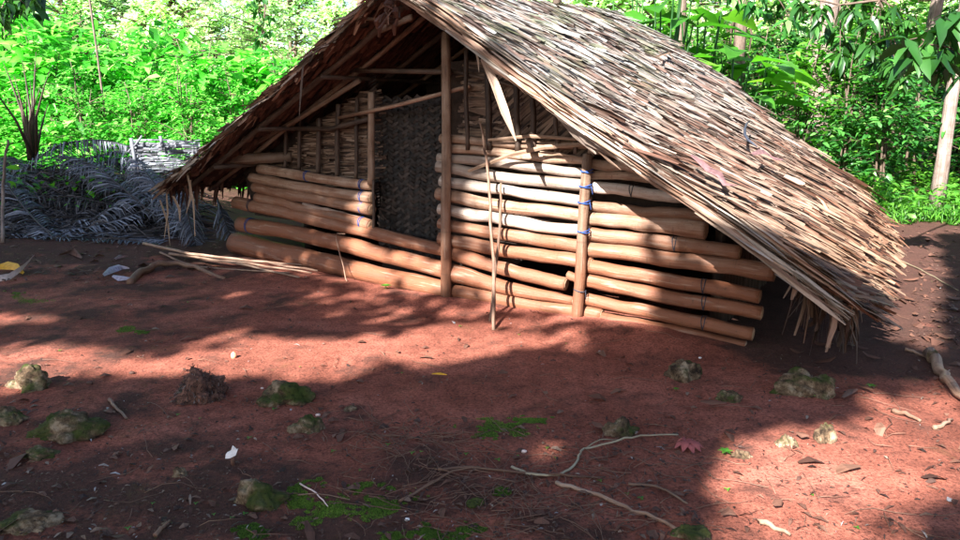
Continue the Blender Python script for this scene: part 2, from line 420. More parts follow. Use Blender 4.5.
def slab(fn, th, na=26, nb=22, amin=0, bmax=1.0):
    mb = MB(); idx = {}
    for k, off in enumerate((0, -th)):
        for i in range(na + 1):
            for j in range(nb + 1):
                a = amin + (1 - amin) * i / na; b = bmax * j / nb
                p, _, _, n = frame(fn, a, b); idx[k, i, j] = len(mb.v); mb.v.append(p + n * off)
    z4 = ((0, 0),) * 4
    def q(*c): mb.f.append(c); mb.uv.append(z4)
    for i in range(na):
        for j in range(nb):
            q(idx[0,i,j], idx[0,i+1,j], idx[0,i+1,j+1], idx[0,i,j+1]); q(idx[1,i,j+1], idx[1,i+1,j+1], idx[1,i+1,j], idx[1,i,j])
    for i in range(na):
        for j in (0, nb): q(idx[0,i,j], idx[1,i,j], idx[1,i+1,j], idx[0,i+1,j])
    for j in range(nb):
        for i in (0, na): q(idx[0,i,j], idx[0,i,j+1], idx[1,i,j+1], idx[1,i,j])
    return mb

# right slope thatch: thousands of dry leaf strips in courses over a dark core
mb = slab(rs, .07, amin=.012, bmax=.985)
hb(mb, 'thatch_core', M['core_top'])
LEN = (B - A).length; DEP = 4.0
mb = MB()
courses = 31
for c in range(courses + 1):
    bb = c / courses
    for k in range(760):
        a = rnd.uniform(-.012, 1.0); b = bb + rnd.gauss(0, .012)
        if b < -.01 or b > .995: continue
        lg = rnd.uniform(.22, .66) * (1.3 if rnd.random() < .2 else 1)
        b1 = b + lg / LEN
        if b1 > 1.01 + .03 * rnd.random(): lg *= .4; b1 = b + lg / LEN
        p, da, db, n = frame(rs, a, b)
        ang = rnd.gauss(.05, .085) + .16 * noise.noise(V((a * 6, b * 6, 9)))
        dr = db * math.cos(ang) + da * math.sin(ang)
        side = n.cross(dr).normalized()
        tw = rnd.gauss(0, .30); side = (side * math.cos(tw) + n * math.sin(tw)).normalized()
        h0 = .002 + rnd.random() * .018; h1 = .026 + rnd.random() * .036
        if rnd.random() < .09: h1 += rnd.random() * .07
        w = rnd.choice((.007, .011, .016, .022, .030, .040, .052)) * rnd.uniform(.8, 1.2)
        pts = []; e = rnd.gauss(0, .012)
        for t in (0, .35, .72, 1):
            pp, _, _, nn = frame(rs, a, b) if t == 0 else (p + dr * lg * t, 0, 0, n)
            pts.append(p + dr * lg * t + n * (h0 + (h1 - h0) * t + .008 * math.sin(t * 3.1)) + side * e * math.sin(t * 3.1))
        t1 = rnd.uniform(.25, .9)
        mb.strip(pts, [w * .8, w, w * .95, w * t1], side, fold=rnd.choice((0, 0, .22)), nrm=n)
hb(mb, 'thatch', M['thatch'], smooth=False)
# long leaves laid along the front rake of the right slope
mb = MB()
for k in range(270):
    b0 = rnd.uniform(-.015, .95); lg = rnd.uniform(.2, .85); b1 = min(b0 + lg / LEN, 1.01)
    o = rnd.uniform(-.075, .03); h = rnd.uniform(-.085, .05); ang = rnd.gauss(.0, .06)
    pts = []
    for t in (0, .25, .5, .75, 1):
        b = b0 + (b1 - b0) * t
        p, da, db, n = frame(rs, 0, b)
        pts.append(p + da * (o + ang * lg * (t - .4)) + n * (h + .02 * t * rnd.random()))
    tw = rnd.uniform(-.6, 1.5)
    side = (da * math.cos(tw) + n * math.sin(tw)).normalized(); w = rnd.uniform(.010, .034)
    mb.strip(pts, [w * .6, w, w, w * .8, w * .15], side, .2 if rnd.random() < .5 else 0, n)
hb(mb, 'rake_edge', M['edge'], smooth=False)
# ragged fringe at the eave and the back rake
mb = MB()
for k in range(900):
    a = rnd.random(); 
    p, da, db, n = frame(rs, a, rnd.uniform(.93, 1.0))
    lg = rnd.uniform(.06, .20); dr = (db * .5 + V((0, 0, -rnd.uniform(.3, 1.5))) + da * rnd.gauss(0, .15)).normalized()
    w = rnd.uniform(.012, .034); side = (da + n * rnd.gauss(0, .5)).normalized()
    p = p + n * rnd.uniform(-.05, .035)
    mb.strip([p, p + dr * lg * .5, p + (dr + V((0, 0, -.35))).normalized() * lg], [w, w, w * rnd.uniform(.1, .7)], side)
for k in range(420):
    b = rnd.random()
    p, da, db, n = frame(rs, .985, b)
    lg = rnd.uniform(.15, .4); dr = (db + da * rnd.uniform(-.05, .35) + V((0, 0, -.1))).normalized(); w = rnd.uniform(.012, .03)
    p = p + n * rnd.uniform(-.06, .04)
    mb.strip([p, p + dr * lg * .5, p + dr * lg], [w, w, w * .3], n.cross(dr).normalized())
hb(mb, 'eave_fringe', M['thatch'], smooth=False)
# drooping weathered leaves at the front right corner
mb = MB()
for k in range(90):
    a = rnd.uniform(-.01, .12); p, da, db, n = frame(rs, a, rnd.uniform(.90, 1.01))
    p = p - n * .03; lg = rnd.uniform(.10, .36); w = rnd.uniform(.018, .05)
    dr = V((rnd.gauss(0, .22), rnd.gauss(0, .22), -1)).normalized()
    mb.strip([p, p + dr * lg * .5 + db * .02, p + dr * lg + db * .015], [w * .8, w, w * .55], (da + W * rnd.gauss(0, .6)).normalized())
hb(mb, 'hanging_leaf', M['gable'], smooth=False)
# ridge: pole, and a mess of leaf caps bent over it
mb = MB()
mb.tube([A - R * .06 + V((0, 0, -.10)), (A + Dk) / 2 + V((0, 0, -.14)), Dk + V((0, 0, -.10))], .035, 9, wob=.15)
hb(mb, 'ridge_pole', M['pole'])
mb = MB()
for k in range(900):
    a = rnd.uniform(-.03, 1); p = rs(a, 0) + V((0, 0, rnd.uniform(.0, .045)))
    _, da, db, n = frame(rs, a, .05)
    _, _, dl, n2 = frame(ls, a, .05)
    l1 = rnd.uniform(.08, .30); l2 = rnd.uniform(.05, .2); w = rnd.uniform(.014, .04)
    mb.strip([p + dl * l2, p + V((0, 0, .012)), p + db * l1 * .5 + n * .02, p + db * l1 + n * .03], [w * .5, w, w, w * .4], (da + n * rnd.gauss(0, .25)).normalized())
hb(mb, 'ridge_cap', M['thatch'], smooth=False)
# left slope: core, upper leaves, and the leaf undersides seen from the yard
mb = slab(ls, .03, amin=.004, bmax=1.0)
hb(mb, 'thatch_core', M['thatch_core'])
LL = (E_ - A).length
mb = MB()
for c in range(24):
    for k in range(190):
        a = rnd.uniform(-.01, 1); b = c / 24 + rnd.gauss(0, .012); b = max(b, 0)
        p, da, db, n = frame(ls, a, b); lg = rnd.uniform(.2, .5)
        if b > .93: lg *= .6
        dr = (db + da * rnd.gauss(0, .1)).normalized(); side = dr.cross(n); w = rnd.uniform(.014, .04)
        mb.strip([p + n * .01, p + dr * lg * .5 + n * .03, p + dr * lg + n * (.04 + .03 * rnd.random())], [w, w, w * .3], side)
hb(mb, 'thatch', M['thatch'], smooth=False)
mb = MB()
for c in range(26):                                           # broad brown leaf blades lapped below, course by course
    for k in range(120):
        a = rnd.uniform(-.02, .85) ** 1.0; b = c / 26 + rnd.gauss(0, .008)
        if b < 0 or b > .99: continue
        p, da, db, n = frame(ls, a, b); p = p - n * (.036 + rnd.random() * .012); lg = rnd.uniform(.14, .24); w = rnd.uniform(.03, .07)
        dr = (db + da * rnd.gauss(0, .07)).normalized()
        mb.strip([p, p + dr * lg * .5 - n * .004, p + dr * lg - n * .022], [w, w, w * .7], dr.cross(n), .1, n)
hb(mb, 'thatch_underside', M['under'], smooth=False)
mb = MB()
for k in range(330):                                          # ragged leaf ends along the left rake, sunlight put into their lighter colour
    b = rnd.uniform(0, 1.0); p, da, db, n = frame(ls, 0, b); lg = rnd.uniform(.08, .30)
    p = p + da * rnd.uniform(-.05, .05) + n * rnd.uniform(-.035, .05)
    dr = (db * rnd.uniform(.6, 1.0) - da * rnd.uniform(-.1, .5) + V((0, 0, -rnd.random() * .25))).normalized(); w = rnd.uniform(.02, .055)
    sd = (dr.cross(n) + n * rnd.gauss(0, .5)).normalized()
    mb.strip([p, p + dr * lg * .5, p + dr * lg + n * rnd.gauss(0, .02)], [w, w, w * rnd.uniform(.1, .6)], sd, .15, n)
hb(mb, 'rake_edge', M['edge'], smooth=False)
mb = MB()
for k in range(80):                                          # leaves drooping off the left eave
    a = rnd.random() ** 1.5; p, da, db, n = frame(ls, a, rnd.uniform(.95, 1.0)); lg = rnd.uniform(.10, .34); w = rnd.uniform(.02, .05)
    dr = (V((0, 0, -1)) + db * rnd.uniform(0, .8) + da * rnd.gauss(0, .15)).normalized()
    mb.strip([p, p + dr * lg * .5, p + dr * lg], [w, w, w * .15], (da + db * rnd.gauss(0, .3)).normalized(), .15, db)
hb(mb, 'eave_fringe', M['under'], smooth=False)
for (u0, v0, u1, v1, w) in ((186, 168, 195, 236, .06), (166, 186, 164, 240, .05), (173, 196, 180, 222, .06), (160, 200, 170, 246, .03), (190, 180, 186, 214, .05)):
    a_ = on_plane(u0, v0, Q2, R2); b_ = on_plane(u1, v1, Q2, R2); m_ = (a_ + b_) / 2 + R2 * .03
    mb = MB(); mb.strip([a_, m_, b_], [w * .8, w, w * .12], (W2 + R2 * rnd.gauss(0, .3)).normalized(), .2, -R2); hb(mb, 'hanging_leaf', M['dryleaf'], smooth=False)
# rafters and purlins under the left slope
for t, r_, mt in ((.045, .026, 'pole'), (.13, .022, 'post'), (.25, .024, 'pole'), (.38, .020, 'post'), (.52, .022, 'pole'), (.7, .022, 'pole')):
    mb = MB(); pts = []
    for b in (.0, .2, .4, .6, .8, 1.0):
        p, da, db, n = frame(ls, t + .015 * noise.noise(V((b * 2, t * 9, 0))), b); pts.append(p - n * .075)
    mb.tube(pts, r_, 8, wob=.2, seed=t * 30); hb(mb, 'rafter', M[mt])
for b, r_ in ((.30, .018), (.56, .02), (.78, .02)):
    mb = MB(); pts = []
    for a in (.02, .25, .5, .75, .98):
        p, da, db, n = frame(ls, a, b); pts.append(p - n * .115)
    mb.tube(pts, r_, 8, wob=.2, seed=b * 30); hb(mb, 'purlin', M['pole'])
for t in (.1, .3, .5, .7, .9):
    mb = MB(); pts = []
    for b in (.0, .25, .5, .75, .97):
        p, da, db, n = frame(rs, t, b); pts.append(p - n * .10)
    mb.tube(pts, .024, 8, wob=.2, seed=t * 30); hb(mb, 'rafter', M['pole'])
# eave log that pokes out on the left
PL = P0 + R2 * .02
mb = MB(); a_ = on_plane(203, 160, P0 - R2 * .32, R2); b_ = on_plane(292, 157, P0 + R2 * .15, R2)
mb.tube([a_, a_.lerp(b_, .5), b_], [.052, .056, .05], 12, wob=.12, seed=3); hb(mb, 'eave_log', M['post'])

# ---- logs of the walls
def depth(p): return p.y * math.cos(PITCH) - (p.z - CH) * math.sin(PITCH)
def ring(mb, c, ax, r, tr=.006, tilt=.0, turns=1):
    ax = ax.normalized(); a = ax.cross(V((0, 0, 1))).normalized(); b = ax.cross(a)
    for q_ in range(2):
        e0 = c + b * r * -1 + ax * tr * (q_ - .5); d0 = (b * -.3 + ax * (q_ - .5) + V((0, 0, -1.2))).normalized()
        if rnd.random() < .55: mb.tube([e0, e0 + d0 * .02 - R * .008, e0 + (d0 + V((0, 0, -1))).normalized() * rnd.uniform(.03, .07)], [tr * .7, tr * .6, tr * .4], 5, caps=False)
    for q in range(turns):
        off = ax * (q - (turns - 1) / 2) * tr * 2.1
        pts = [c + off + (a * math.cos(t) + b * math.sin(t)) * r + ax * (tilt * math.sin(t + q * 2.2) + tr * .3 * math.sin(3 * t + q)) for t in [i * math.pi / 8 for i in range(17)]]
        mb.tube(pts, tr, 5, caps=False)
def wall_log(u0, v0, u1, v1, d0, d1, Pp, n, mat='log', back=.0, bow=0., name='log', lash=()):
    o = Pp + n * back
    a_ = on_plane(u0, v0, o, n); b_ = on_plane(u1, v1, o, n)
    r0 = d0 / 2 * depth(a_) / FPX; r1 = d1 / 2 * depth(b_) / FPX
    r0 *= .98; r1 *= .98
    K = 30; sd = rnd.random() * 90; pts = []; rr = []
    for i in range(K + 1):
        t = i / K
        p = a_.lerp(b_, t); wv = noise.noise(V((t * 2.2, sd, 0))) * .022 + noise.noise(V((t * 6, sd, 3))) * .009
        p = p + V((0, 0, wv + bow * math.sin(math.pi * t))) + n * noise.noise(V((t * 2, 0, sd))) * .012
        pts.append(p); kn = 1 + .09 * noise.noise(V((t * 7, sd, 8))) + .10 * max(0, noise.noise(V((t * 19, sd, 2))) - .22)
        rr.append((r0 + (r1 - r0) * t) * kn)
    ax = (b_ - a_).normalized()
    # rounded, roughly hacked ends
    pts = [pts[0] - ax * .001] + pts + [pts[-1] + ax * .001]; rr = [rr[0] * .86] + rr + [rr[-1] * .86]
    mb = MB(); mb.tube(pts, rr, 16, wob=.09, seed=sd, vo=sd); lo = hb(mb, name, M[mat])
    # the two end faces as weathered heartwood
    for (c, sgn, r_) in ((pts[0], -1, rr[1]), (pts[-1], 1, rr[-2])):
        ce = MB(); ce.tube([c + ax * sgn * .000, c + ax * sgn * .004], [r_ * .84, r_ * .72], 12, wob=.12, seed=sd)
        hb(ce, 'cut_end', M['cutend'], lo, smooth=False)
    for tl, mt in lash:
        p = a_.lerp(b_, tl); rm = (r0 + (r1 - r0) * tl)
        i0 = min(K, max(0, round(tl * K))) + 1
        lb = MB(); ring(lb, pts[i0].lerp(pts[i0], 0), ax, rm * 1.06, .0035, .01, 2); hb(lb, 'lashing', M[mt], lo)
    return lo
Bk = .065
for L in [ (260,169,371,186,10,10,'log',.0,[(.47,'blue'),(.93,'blue')]), (252,178,372,198,10,11,'log',.0,[(.92,'blue')]),
           (255,187,372,210,10.5,12,'log',.0,[(.93,'blue')]), (304,204,358,219,5,5,'logpale',-.0,[]), (257,197.5,371,225,10,11.5,'log',.0,[(.95,'blue')]),
           (236,203,444,251,13,13,'log',.02,[(.1,'cord')]), (241,223.5,446,270,15,17,'log',.015,[(.06,'blue')]), (236,243,450,291,22,18,'log',.0,[]) ]:
    wall_log(*L[:6], P0, R2, L[6], back=Bk, bow=L[7], lash=L[8])
for L in [ (441,138,602,147,9,8,'log'), (445,148.5,592,161,9,9,'log'), (438,157,592,172,9,10,'logpale'), (438,168.5,592,185.5,11.5,12,'logpale'),
           (441,181,590,202.5,11,11.5,'logpale'), (438,194,590,217,13,12.5,'log'), (440,209,590,232,12,12,'logpale'), (440,223,590,247.5,12,13,'log'),
           (440,238,592,263,13,14,'log'), (450,253,566,284,14,14,'log'), (450,272,573,302,19,9,'log'), (452,291,602,315,14,14,'log'), (568,276,592,279,9,9,'log') ]:
    wall_log(*L[:6], P0, R, L[6], back=Bk, bow=-.008)
for L in [ (590,149,640,158,9,9,'log',[]), (591,162,649,171,11,11,'log',[]), (591,174.5,668,181,9,9,'log',[]), (593,188,694,199,12,12,'logpale',[(.4,'cord')]),
           (591,205.5,706,216,11,12,'log',[]), (589,219,706,229,13,20,'log',[]), (588,234,740,253,14,15,'log',[(.6,'cord')]), (588,250,775,273,15.5,18,'log',[]),
           (587,266,760,296,14,15,'log',[(.7,'cord')]), (585,282,762,312,14,14,'log',[(.7,'cord')]), (583,298,753,334,13,14,'log',[(.72,'cord')]), (581,313,745,347,14,17,'log',[]) ]:
    wall_log(*L[:6], P0, R, L[6], back=Bk, lash=L[7])
# ---- posts
def post(u0, v0, u1, v1, d0, d1, Pp, n, mat='post', back=0., name='post', n_=12):
    o = Pp + n * back; a_ = on_plane(u0, v0, o, n); b_ = on_plane(u1, v1, o, n); sd = rnd.random() * 50
    r0 = d0 / 2 * depth(a_) / FPX; r1 = d1 / 2 * depth(b_) / FPX
    pts = []; rr = []
    for i in range(13):
        t = i / 12; pts.append(a_.lerp(b_, t) + W * .012 * noise.noise(V((t * 2.5, sd, 0)))); rr.append((r0 + (r1 - r0) * t) * (1 + .08 * noise.noise(V((t * 8, sd, 2)))))
    mb = MB(); mb.tube(pts, rr, n_, wob=.12, seed=sd); return hb(mb, name, M[mat])
post(446, 308, 446.5, 32, 11, 9, P0, R, back=-.01)
p2 = post(577, 326, 587, 154, 11.5, 10, P0, R, back=-.015)
for (u, v) in ((587, 171), (585.5, 186), (584, 202), (583.5, 231), (580, 290)):
    c = on_plane(u, v, P0 + R * -.015, R); mb = MB(); ring(mb, c, V((0, 0, 1)) + W * -.05, .043, .004, .008, 2 if v < 240 else 1)
    hb(mb, 'lashing', M['blue' if v < 250 else 'cord'], p2)
post(370.5, 184, 372, 92, 7.5, 7, P0 + R2 * .0, R2, back=.05)
post(374, 238, 374, 180, 3, 3, P0, R2, 'pole', .05, 'stake', 7)
for (u0, v0, u1, v1, d) in ((285,168,286,128,4), (299,170,300,116,4), (318,174,319,118,5), (337,178,338,104,5), (356,180,357,98,4)):
    post(u0, v0, u1, v1, d, d, P0, R2, 'pole', .10, 'stake', 8)
for (u0, v0, u1, v1, d) in ((467,150,466,50,4.5), (489,150,488,66,6.5), (518,152,516,78,6), (534,152,532,88,6), (557,152,556,104,4.5), (575,154,574,116,4)):
    post(u0, v0, u1, v1, d, d, P0, R, 'pole', .03, 'stake', 8)
# tie beam, bamboo bar, diagonal brace
def bar(pix, r, mat, name='crossbar', nsd=9):
    mb = MB(); mb.tube([on_plane(u, v, P0 + n * b, n) for (u, v, n, b) in pix], r, nsd, wob=.12, seed=rnd.random() * 30); hb(mb, name, M[mat])
bar([(318, 70, R2, .02), (385, 71, R2, .05), (452, 72, R, .06)], .020, 'pole', 'tie_beam')
bar([(338, 118, R2, .10), (395, 106, R, .04), (470, 86, R, .05)], .016, 'stick')
bar([(262, 128, R2, .03), (330, 129, R2, .05), (372, 118, R2, .06)], .022, 'pole', 'crossbar')
bar([(240, 152, R2, -.1), (300, 118, R2, -.05), (360, 80, R2, .0)], .022, 'post', 'brace')
bar([(447, 70, R, .05), (500, 82, R, .05), (530, 92, R, .05)], .014, 'pole')
# ---- gable panels of leaf strips
mb = MB()
for k in range(620):                                          # right: diagonal plaiting
    u = rnd.uniform(470, 600); v = rnd.uniform(62, 156)
    p = on_plane(u, v, P0 + R * (.10 + rnd.random() * .03), R)
    zt = A.z - .62 * max(0., (p - A).dot(W)) - .22
    if p.z > zt: continue
    dg = V((0, 0, 1)) * .62 + W * (.8 if u > 492 else .15); dg += W * rnd.gauss(0, .07); dg.normalize()
    if u < 492: dg = (W + V((0, 0, rnd.gauss(-.05, .12)))).normalized()
    l = rnd.uniform(.12, .34); w = rnd.uniform(.010, .026)
    mb.strip([p - dg * l * .5, p, p + dg * l * .5], [w, w, w * .7], (dg.cross(R)).normalized())
hb(mb, 'gable_panel', M['gable'], smooth=False)
mb = MB()
for k in range(1500):                                         # left: horizontal courses
    u = rnd.uniform(258, 374); v = rnd.uniform(92, 186)
    p = on_plane(u, v, P0 + R2 * (.14 + rnd.random() * .03), R2)
    zt = A.z - .47 * max(0., (p - A).dot(W2)) - .16
    if p.z > zt: continue
    dg = (W2 + V((0, 0, rnd.gauss(-.05, .07)))).normalized(); l = rnd.uniform(.12, .36); w = rnd.uniform(.008, .022)
    mb.strip([p - dg * l * .5, p, p + dg * l * .5], [w, w, w * .7], (V((0, 0, 1)) + R2 * rnd.gauss(0, .3)).normalized())
hb(mb, 'gable_panel', M['gable'], smooth=False)
# dark backing boards right behind the two panels so that no daylight leaks through
def panel(us, vs, n, back, name, mat, th=.02):
    c = [on_plane(u, v, P0 + n * back, n) for u, v in zip(us, vs)]
    mb = MB(); k = len(c)
    mb.v += c + [q + n * th for q in c]
    mb.f.append(tuple(range(k))); mb.uv.append(((0, 0),) * k); mb.f.append(tuple(range(k, 2 * k))[::-1]); mb.uv.append(((0, 0),) * k)
    for i in range(k):
        j = (i + 1) % k; mb.f.append((i, i + k, j + k, j)); mb.uv.append(((0, 0),) * 4)
    hb(mb, name, M[mat], smooth=False)
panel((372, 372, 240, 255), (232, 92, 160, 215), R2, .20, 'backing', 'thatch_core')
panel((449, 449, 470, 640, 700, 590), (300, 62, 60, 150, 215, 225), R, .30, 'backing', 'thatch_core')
# ---- doorway: plaited coconut-leaf door mat hung inside
mb = MB()
dn = V((.585, .81, 0)).normalized(); dw = V((dn.y, -dn.x, 0))
c0 = on_plane(379, 240, P0 + R * .24, dn); 
DW = (on_plane(445, 240, P0 + R * .24, dn) - c0).dot(dw); DH = 1.16; cs = .060; rh = .030
for i in range(int(DW / cs) + 1):
    for j in range(int((DH + .2) / rh)):
        p = c0 + dw * (i * cs + .0) + V((0, 0, -.1 + j * rh)) + dn * (.05 * noise.noise(V((i * .16, j * .09, 0)))) + V((0, 0, .02 * noise.noise(V((i * .4, 3, 0)))))
        sg = 1 if i % 2 else -1
        a_ = p + V((0, 0, -sg * .020)); b_ = p + dw * cs * 1.12 + V((0, 0, sg * .020))
        k = .007
        mb.strip([a_ + dn * k * (1 if (i + j) % 2 else -1), (a_ + b_) / 2 - dn * .006, b_ + dn * k * (-1 if (i + j) % 2 else 1)], [.020, .027, .020], (V((0, 0, 1)) - dw * sg * .6).normalized())
for j in range(60):                                           # ragged leaf tips on the left edge
    p = c0 + V((0, 0, -.05 + j * .026)) - dn * .012; l = rnd.uniform(.05, .15)
    dr = (-dw + V((0, 0, -rnd.uniform(.2, 1.1)))).normalized()
    if j < 14: dr = (dw * rnd.uniform(.2, .9) + V((0, 0, -.7 + rnd.random()))).normalized(); l *= 1.5
    mb.strip([p + dw * .03, p + dr * l * .5, p + dr * l], [.016, .014, .003], dr.cross(dn))
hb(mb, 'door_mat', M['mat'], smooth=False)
mb = MB(); mb.box(c0 + dn * 1.1 - dw * .35 + V((0, 0, -.35)), dw * (DW + .9), dn * .02, V((0, 0, 2.2))); hb(mb, 'door_dark_sheet', M['thatch_core'], smooth=False)  # added dark sheets stand in for the gloom inside the doorway
mb = MB(); mb.box(c0 + dn * .10 - dw * .06 + V((0, 0, -.35)), dw * (DW + .12), dn * .02, V((0, 0, DH + .30))); hb(mb, 'door_dark_sheet', M['thatch_core'], smooth=False)
# inner side walls and back wall (dark, seen only as the gloom inside)
mb = MB()
q = P0 + W * 2.02 + R * .38; q.z = 0
for k in range(46):
    p = q + R * (k * .08) + W * rnd.gauss(0, .01); mb.tube([p, p + V((0, 0, .80 + rnd.random() * .05))], .045, 6, wob=.2, seed=k)
hb(mb, 'side_wall', M['pole'])
mb = MB()
q = P0 + W2 * 2.35 + R2 * .42; q.z = 0
for k in range(34):
    p = q + R * (k * .11) + W2 * rnd.gauss(0, .01); mb.tube([p, p + V((0, 0, .93 + rnd.random() * .05))], .06, 6, wob=.2, seed=k)
hb(mb, 'side_wall', M['pole'])
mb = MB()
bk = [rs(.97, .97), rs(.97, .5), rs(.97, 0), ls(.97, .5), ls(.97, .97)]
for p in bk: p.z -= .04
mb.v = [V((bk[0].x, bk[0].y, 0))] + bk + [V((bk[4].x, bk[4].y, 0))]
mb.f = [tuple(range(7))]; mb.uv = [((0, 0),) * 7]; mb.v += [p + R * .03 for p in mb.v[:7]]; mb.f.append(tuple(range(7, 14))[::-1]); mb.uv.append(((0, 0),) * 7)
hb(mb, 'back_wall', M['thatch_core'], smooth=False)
# ---- broken and dangling leaves of the front rake
def dangling(pix, w, back, mat='edge', fold=.25, name='loose_leaf', tip=.15):
    mb = MB(); pts = [on_plane(u, v, P0 - R * b, R) for (u, v, b) in [(x[0], x[1], back if len(x) < 3 else x[2]) for x in pix]]
    T = (pts[-1] - pts[0]).normalized(); sd = T.cross(R).normalized(); n = len(pts)
    ws = [w * (1 if i < n - 1 else tip) for i in range(n)]; ws[0] *= .75
    mb.strip(pts, ws, sd, fold, -R); hb(mb, name, M[mat], smooth=False)
dangling([(483, 58), (495, 84), (505, 112), (516, 141)], .062, .46)
dangling([(486, 60), (497, 70), (508, 80)], .05, .50)
dangling([(544, 92), (558, 112), (577, 134), (596, 154)], .060, .47, 'thatch')
dangling([(556, 104), (572, 122), (587, 140), (603, 152)], .050, .50, 'thatch')
dangling([(566, 118), (590, 142), (609, 160), (621, 170)], .020, .48, 'gable')
dangling([(476, 52), (478, 60), (479, 72)], .016, .5, 'edge')
dangling([(583, 127), (603, 150), (622, 160), (642, 168)], .03, .49, 'thatch')
dangling([(468, 171, .02), (510, 155, .05), (545, 147, .06), (590, 144, .03), (640, 150, .02)], .030, 0, 'dryleaf', tip=.7)
dangling([(488, 140, .0), (530, 136, .03), (575, 139, .03), (612, 142, .0)], .024, 0, 'dryleaf')
dangling([(590, 146, .0), (610, 148, .02), (645, 155, .0)], .040, 0, 'dryleaf')
dangling([(540, 152, .0), (560, 154, .0), (590, 160, .0)], .02, 0, 'dryleaf')
dangling([(303, 66, .5), (301, 90, .5), (299, 119, .5)], .022, .0, 'pole', 0)
# crumpled brown sheath at the apex
mb = MB()
ap = on_plane(398, 6, Qr, R)
for k in range(26):
    p = ap + W * rnd.gauss(0, .05) + V((0, 0, rnd.gauss(.02, .05))) - R * rnd.uniform(0, .08)
    dr = (V((0, 0, -1)) + W * rnd.gauss(-.2, .45) + R * rnd.gauss(0, .3)).normalized(); l = rnd.uniform(.06, .15); w = rnd.uniform(.03, .06)
    mb.strip([p, p + dr * l * .5 - R * .03, p + dr * l + W * rnd.gauss(0, .02)], [w * .6, w, w * .5], (W + R * rnd.gauss(0, .8)).normalized(), .3, -R)
hb(mb, 'apex_sheath', M['under'], smooth=False)
for pa, pb, r_ in ((on_plane(360, 18, Qr, R2), on_plane(395, 21, Qr, R), .012), (on_plane(380, 30, Qr, R), on_plane(412, 17, Qr, R), .022), (on_plane(376, -20, Qr + R * .3, R), on_plane(378, 14, Qr + R * .3, R), .022)):
    mb = MB(); mb.tube([pa, pa.lerp(pb, .5), pb], r_, 8, wob=.2); hb(mb, 'ridge_peg', M['post'])

# ------------------------------------------------------------------ things on and beside the hut
def curved_leaf(name, pts, w, mat, label, cat, up=V((0, 0, 1)), fold=.2, group=None):
    mb = MB(); pts = [V(p) for p in pts]; n = len(pts); T = (pts[-1] - pts[0]).normalized(); sd = T.cross(up).normalized()
    ws = [w * math.sin(math.pi * (.12 + .8 * i / (n - 1))) for i in range(n)]
    mb.strip(pts, ws, sd, fold, up)
    c = sum(pts, V((0, 0, 0))) / n
    return tag(mb.build(name, mat, None, c, True), label, cat, group)
def on_roof(u, v, h=.07):
    # intersect the pixel ray with the right slope
    n = (B - A).cross(Dk - A).normalized(); d = ray(u, v); o = V((0, 0, CH)); t = (A - o).dot(n) / d.dot(n)
    n = n if n.z > 0 else -n
    return o + d * t + n * h, n
def roof_leaf(pix, w, mat, label, name='dead_leaf', h=.09):
    pts = []
    for i, (u, v) in enumerate(pix):
        p, n = on_roof(u, v, h + .012 * (i % 2)); pts.append(p)
    return curved_leaf(name, pts, w, mat, label, 'leaf', n)
roof_leaf([(683, 168), (690, 176), (700, 183), (710, 190), (716, 198), (727, 200)], .11, M['purple'], 'crumpled dark purple dead leaf lying on the thatch above the front edge of the roof')
roof_leaf([(744, 165), (754, 163), (764, 168), (774, 171)], .07, M['purple'], 'small purplish dead leaf on the thatch below the curled grey tendril')
roof_leaf([(808, 207), (813, 214), (819, 221), (822, 226)], .035, M['shell'], 'bright orange strip of leaf on the lower right thatch')
mb = MB(); mb.tube([on_roof(u, v, .09)[0] for (u, v) in ((744,130),(740,133),(738,139),(738,145),(741,150),(746,154),(750,157))], [.004,.008,.011,.011,.010,.008,.004], 7, wob=.2)
o = mb.build('vine_tendril', M['cord'], None, on_roof(740, 145)[0]); tag(o, 'curled grey vine tendril on the thatch above the small purple leaf', 'tendril')
roof_leaf([(650, 66), (662, 62), (672, 72)], .05, M['gable'], 'dark brown curled leaf on the thatch near the back of the ridge')

def stick(pts, r, mat, label, cat='stick', name='stick', group=None, n=8, wob=.2):
    mb = MB(); pts = [V(p) for p in pts]
    q = []
    for i in range(len(pts) - 1):
        a_ = pts[max(i - 1, 0)]; b_ = pts[i]; c_ = pts[i + 1]; d_ = pts[min(i + 2, len(pts) - 1)]
        for t in (0, .25, .5, .75): q.append(.5 * (2 * b_ + (c_ - a_) * t + (2 * a_ - 5 * b_ + 4 * c_ - d_) * t * t + (3 * b_ - a_ - 3 * c_ + d_) * t ** 3) + V((rnd.gauss(0, 1), rnd.gauss(0, 1), rnd.gauss(0, 1))) * r * .25)
    q.append(pts[-1]); m = len(q)
    rr = [r * (1 if not isinstance(r, tuple) else 1) * (1 - .45 * i / (m - 1)) for i in range(m)]
    mb.tube(q, rr, n, wob=wob, seed=rnd.random() * 60)
    return tag(mb.build(name, M[mat], None, pts[0]), label, cat, group)
g1 = gp(494, 330); t1 = on_plane(480, 122, P0 - R * .03, R)
stick([g1 - V((0, 0, .02)), on_plane(493, 260, P0 - R * .22, R), on_plane(489, 190, P0 - R * .12, R), on_plane(485, 150, P0 - R * .06, R), t1], .014, 'stick', 'tall thin stick leaning on the log wall left of the shorter one', name='leaning_stick')
g2 = gp(490, 322)
stick([g2 - V((0, 0, .02)), on_plane(496, 270, P0 - R * .16, R), on_plane(500, 225, P0 - R * .08, R), on_plane(501, 183, P0 - R * .01, R)], .014, 'stick', 'shorter thin stick leaning on the log wall, crossing the tall one', name='leaning_stick')
bt = gp(347, 286)
